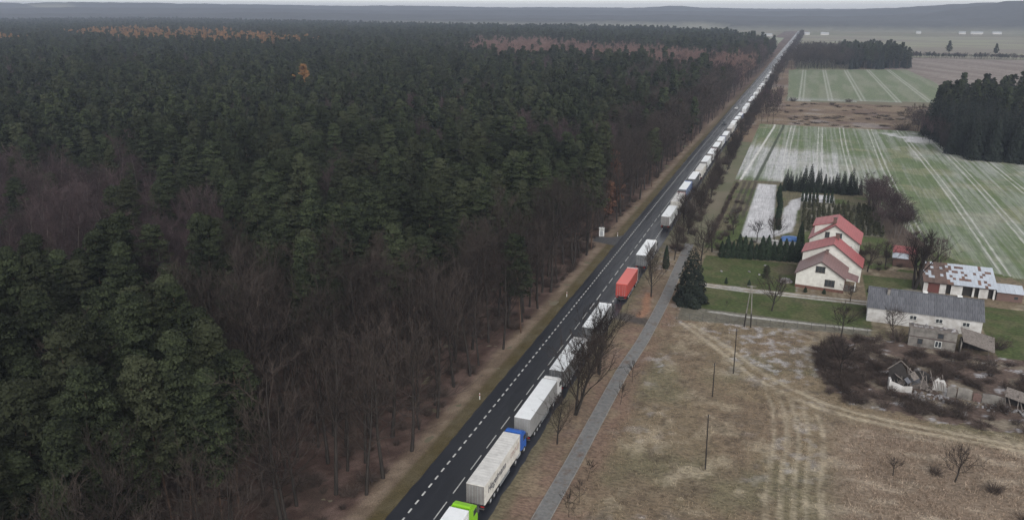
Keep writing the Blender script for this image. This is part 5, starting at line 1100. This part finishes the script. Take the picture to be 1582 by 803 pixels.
while y < 2600:
    bd = rg.choice(['white', 'white', 'beige', 'grey', 'dgrey', 'white']); g = rg.choice([18.2, 18.6, 20, 24, 33, 52]) if y < 1400 else rg.choice([18.5, 22, 30, 45])
    lorry(3.6+rg.uniform(-0.3, 0.4), y, bd, rg.choice(['roofwhite', 'roofbeige', 'grey', 'white', 'dirty']), rg.choice(['white', 'dirty', 'grey']), rg.choice(['cabwhite', 'cabdark', 'blue', 'cabred']), 'tiny pale lorry in the far hazy end of the queue', full=False, group='lorries too far off to tell apart'); y += g; i += 1

# cars in the free lane
def car(x, y, col, label, rz=pi):
    e = thing('car', label, 'car', (x+float(roadx(y)), y, 0.08), rz)
    MB().prism_x([(-2.15, 0.3), (2.1, 0.3), (2.2, 0.6), (2.05, 0.82), (1.0, 0.98), (-1.9, 1.0), (-2.2, 0.8)][::-1], -0.88, 0.88).build('body', P_[col], e)
    MB().prism_x([(-1.85, 1.002), (1.0, 0.985), (0.35, 1.42), (-1.2, 1.46)][::-1], -0.76, 0.76).build('cabin', M['glass'], e)
    MB().box(-0.7, 0.7, -1.15, 0.3, 1.462, 1.50, 0.01).build('roof', P_[col], e)
    for sx in (-1, 1):
        for wy in (-1.35, 1.3):
            w = MB().tube((sx*0.72, wy, 0.3), (sx*0.9, wy, 0.3), 0.32, n=12).build('wheel', M['rubber'], e); MB().tube((sx*0.90, wy, 0.3), (sx*0.91, wy, 0.3), 0.19, n=10).build('rim', M['rim'], w)
        MB().box(sx*0.65-0.16, sx*0.65+0.16, 2.12, 2.2, 0.6, 0.74).build('headlight', M['lampclear'], e); MB().box(sx*0.65-0.16, sx*0.65+0.16, -2.22, -2.1, 0.68, 0.84).build('tail_light', M['lampred'], e)
        MB().box(sx*0.98-0.08, sx*0.98+0.08, 0.6, 0.75, 0.92, 1.05).build('mirror', P_[col], e)
car(-2.0, 460, 'cabdark', 'dark car in the free lane, nearer of the two oncoming cars'); car(-2.0, 537, 'cabwhite', 'pale car in the free lane, farther of the two oncoming cars')

# ------------------------------------------------------------------ poles, fence and roadside furniture
def pole(x, y, h, lean, label, kind='wood'):
    e = thing('utility_pole', label, 'pole', (x, y, 0), 0); e.rotation_euler = (0, radians(lean), 0)
    if kind == 'wood':
        MB().tube((0, 0, -0.3), (0, 0, h), 0.105, 0.075, 8).build('post', M['bark'], e)
        for s in (-1, 1): MB().tube((0, 0, h-0.25+0.12*s), (0.22*s, 0, h-0.2+0.12*s), 0.03, n=5).build('insulator', M['grey_metal'], e)
    else:
        MB().tube((-0.15, 0, 3.0), (0.25, 0, h), 0.12, 0.08, 6).build('post', M['concrete'], e); MB().tube((0.85, 0, 3.0), (0.40, 0, h), 0.12, 0.08, 6).build('post', M['concrete'], e)
        MB().tube((-0.3, 0, -0.3), (-0.15, 0, 3.0), 0.16, 0.14, 6).build('foot', M['bark'], e); MB().tube((1.0, 0, -0.3), (0.85, 0, 3.0), 0.16, 0.14, 6).build('foot', M['bark'], e)
        MB().box(-0.5, 1.2, -0.05, 0.05, h-0.25, h-0.1).build('crossarm', M['concrete'], e)
pole(31.9, 132.6, 8.6, -1.0, 'tall dark wooden pole standing by the meadow wheel tracks'); pole(30.9, 99.8, 8.6, -1.5, 'dark wooden pole alone in the front of the meadow')
pole(29.4, 122.3, 6.2, -1.0, 'shorter dark wooden pole left of the tall one in the meadow'); pole(32.3, 155.8, 9.0, 0.5, 'pale concrete twin-leg pole at the garden fence', 'twin')
fe = thing('garden_fence', 'low wire fence between the meadow and the lower garden', 'fence', (18.4, 155.0, 0), math.atan2(5.8, 37.1))
pm = MB().box(-0.03, 0.03, -0.03, 0.03, -0.1, 1.45).mesh('post', M['steel'])
for k in range(15): link('post', pm, fe, (k*2.68, 0, 0))
for z in (0.15, 0.5, 0.85, 1.2, 1.42): MB().tube((0, 0.04, z), (37.5, 0.04, z), 0.008, n=4).build('wire', M['steel'], fe)
M['hedge_gap'] = None
cb = thing('roadside_cabinet', 'white roadside cabinet at the mouth of the forest track', 'cabinet', (-11.2, 210.6, 0.05), radians(8))
MB().box(-0.75, 0.75, -0.55, 0.55, 0.0, 0.25).build('base', M['concrete'], cb); MB().box(-0.7, 0.7, -0.5, 0.5, 0.252, 2.45, 0.03).build('body', M['white_paint'], cb); MB().box(-0.78, 0.78, -0.58, 0.58, 2.452, 2.62, 0.03).build('roof', M['white_paint'], cb)
dd_ = MB().box(-0.4, 0.42, -0.53, -0.502, 0.4, 1.9).build('door', M['grey_metal'], cb); MB().box(0.28, 0.34, -0.56, -0.532, 1.1, 1.3).build('handle', M['trim'], dd_)
for (x, y, lab) in ((-6.7, 108.0, 'white marker post on the forest verge, nearest the bottom edge'), (-7.0, 212.5, 'white marker post at the mouth of the forest track'), (-6.8, 160.0, 'white marker post half-way along the forest verge')):
    e = thing('marker_post', lab, 'marker post', (x, y, 0.02), 0)
    MB().prism_z([(-0.07, -0.03), (0.07, -0.03), (0.05, 0.05), (-0.05, 0.05)], -0.1, 1.15).build('post', M['white_paint'], e); MB().prism_z([(-0.075, -0.035), (0.075, -0.035), (0.055, 0.055), (-0.055, 0.055)], 0.75, 0.95).build('band', M['lampred'], e)
tp = thing('covered_stack', 'stack under a blue tarpaulin behind the conifer hedge', 'tarpaulin', (37.0, 223.8, 0), radians(12))
X, Y, F = grid(0, 5.0, 0, 2.2, 0.25, 0.22); Z = 1.25*np.minimum(1, np.minimum(np.minimum(X, 5-X)/0.35, np.minimum(Y, 2.2-Y)/0.35))*(0.75+0.4*fbm(X, Y, 1.2, 500))
link('cover', np_mesh('cover', np.stack([X, Y, Z], -1), F, M['tarp']), tp)
for k in range(4): MB().box(0.3+k*1.2, 0.5+k*1.2, 0.4, 1.8, 0.0, 0.12).build('batten', M['timber'], tp)
wp = thing('white_board', 'white board lying beside the blue-covered stack', 'board', (34.6, 222.9, 0.15), radians(-10)); MB().box(0, 1.6, 0, 0.45, 0, 0.25, 0.03).build('panel', M['white_paint'], wp); MB().box(0.2, 0.3, 0.05, 0.4, -0.14, -0.003).build('foot', M['timber'], wp); MB().box(1.3, 1.4, 0.05, 0.4, -0.14, -0.003).build('foot', M['timber'], wp)
rk = thing('rock_garden', 'round mound of frosty pale stones beside the white house', 'rock garden', (39.1, 188.2, 0), 0)
X, Y, F = grid(-1.7, 1.7, -1.5, 1.5, 0.2, 0.2); Z = 0.75*np.clip(1-(X/1.7)**2-(Y/1.5)**2, 0, 1)**0.7; link('mound', np_mesh('mound', np.stack([X, Y, Z], -1), F, two('earth mound', (0.12, 0.10, 0.09), (0.2, 0.18, 0.17), 3)), rk)
sm = MB().box(-0.5, 0.5, -0.4, 0.4, -0.3, 0.3, 0.12).mesh('stone', M['rubble'])
for k in range(60):
    a = rg.uniform(0, 6.3); r = math.sqrt(rg.random()); x, y = 1.6*r*cos(a), 1.4*r*sin(a); s = rg.uniform(0.2, 0.45)
    o = link('stone', sm, rk, (x, y, 0.75*max(0, 1-r*r)**0.7+0.05), (rg.random(), rg.random(), a)); o.scale = (s, s, s)
for (x, y, lab) in ((24.0, 190.5, 'white stone on the upper lawn near the spruce'), (30.5, 192.5, 'white stone in the middle of the upper lawn'), (34.0, 199.0, 'white stone on the lawn by the hedge'), (33.0, 191.0, 'white stone beside the loose garden pine')):
    e = thing('garden_stone', lab, 'stone', (x, y, 0.05), x); MB().box(-0.35, 0.35, -0.25, 0.25, -0.05, 0.25, 0.1).build('block', M['rubble'], e)
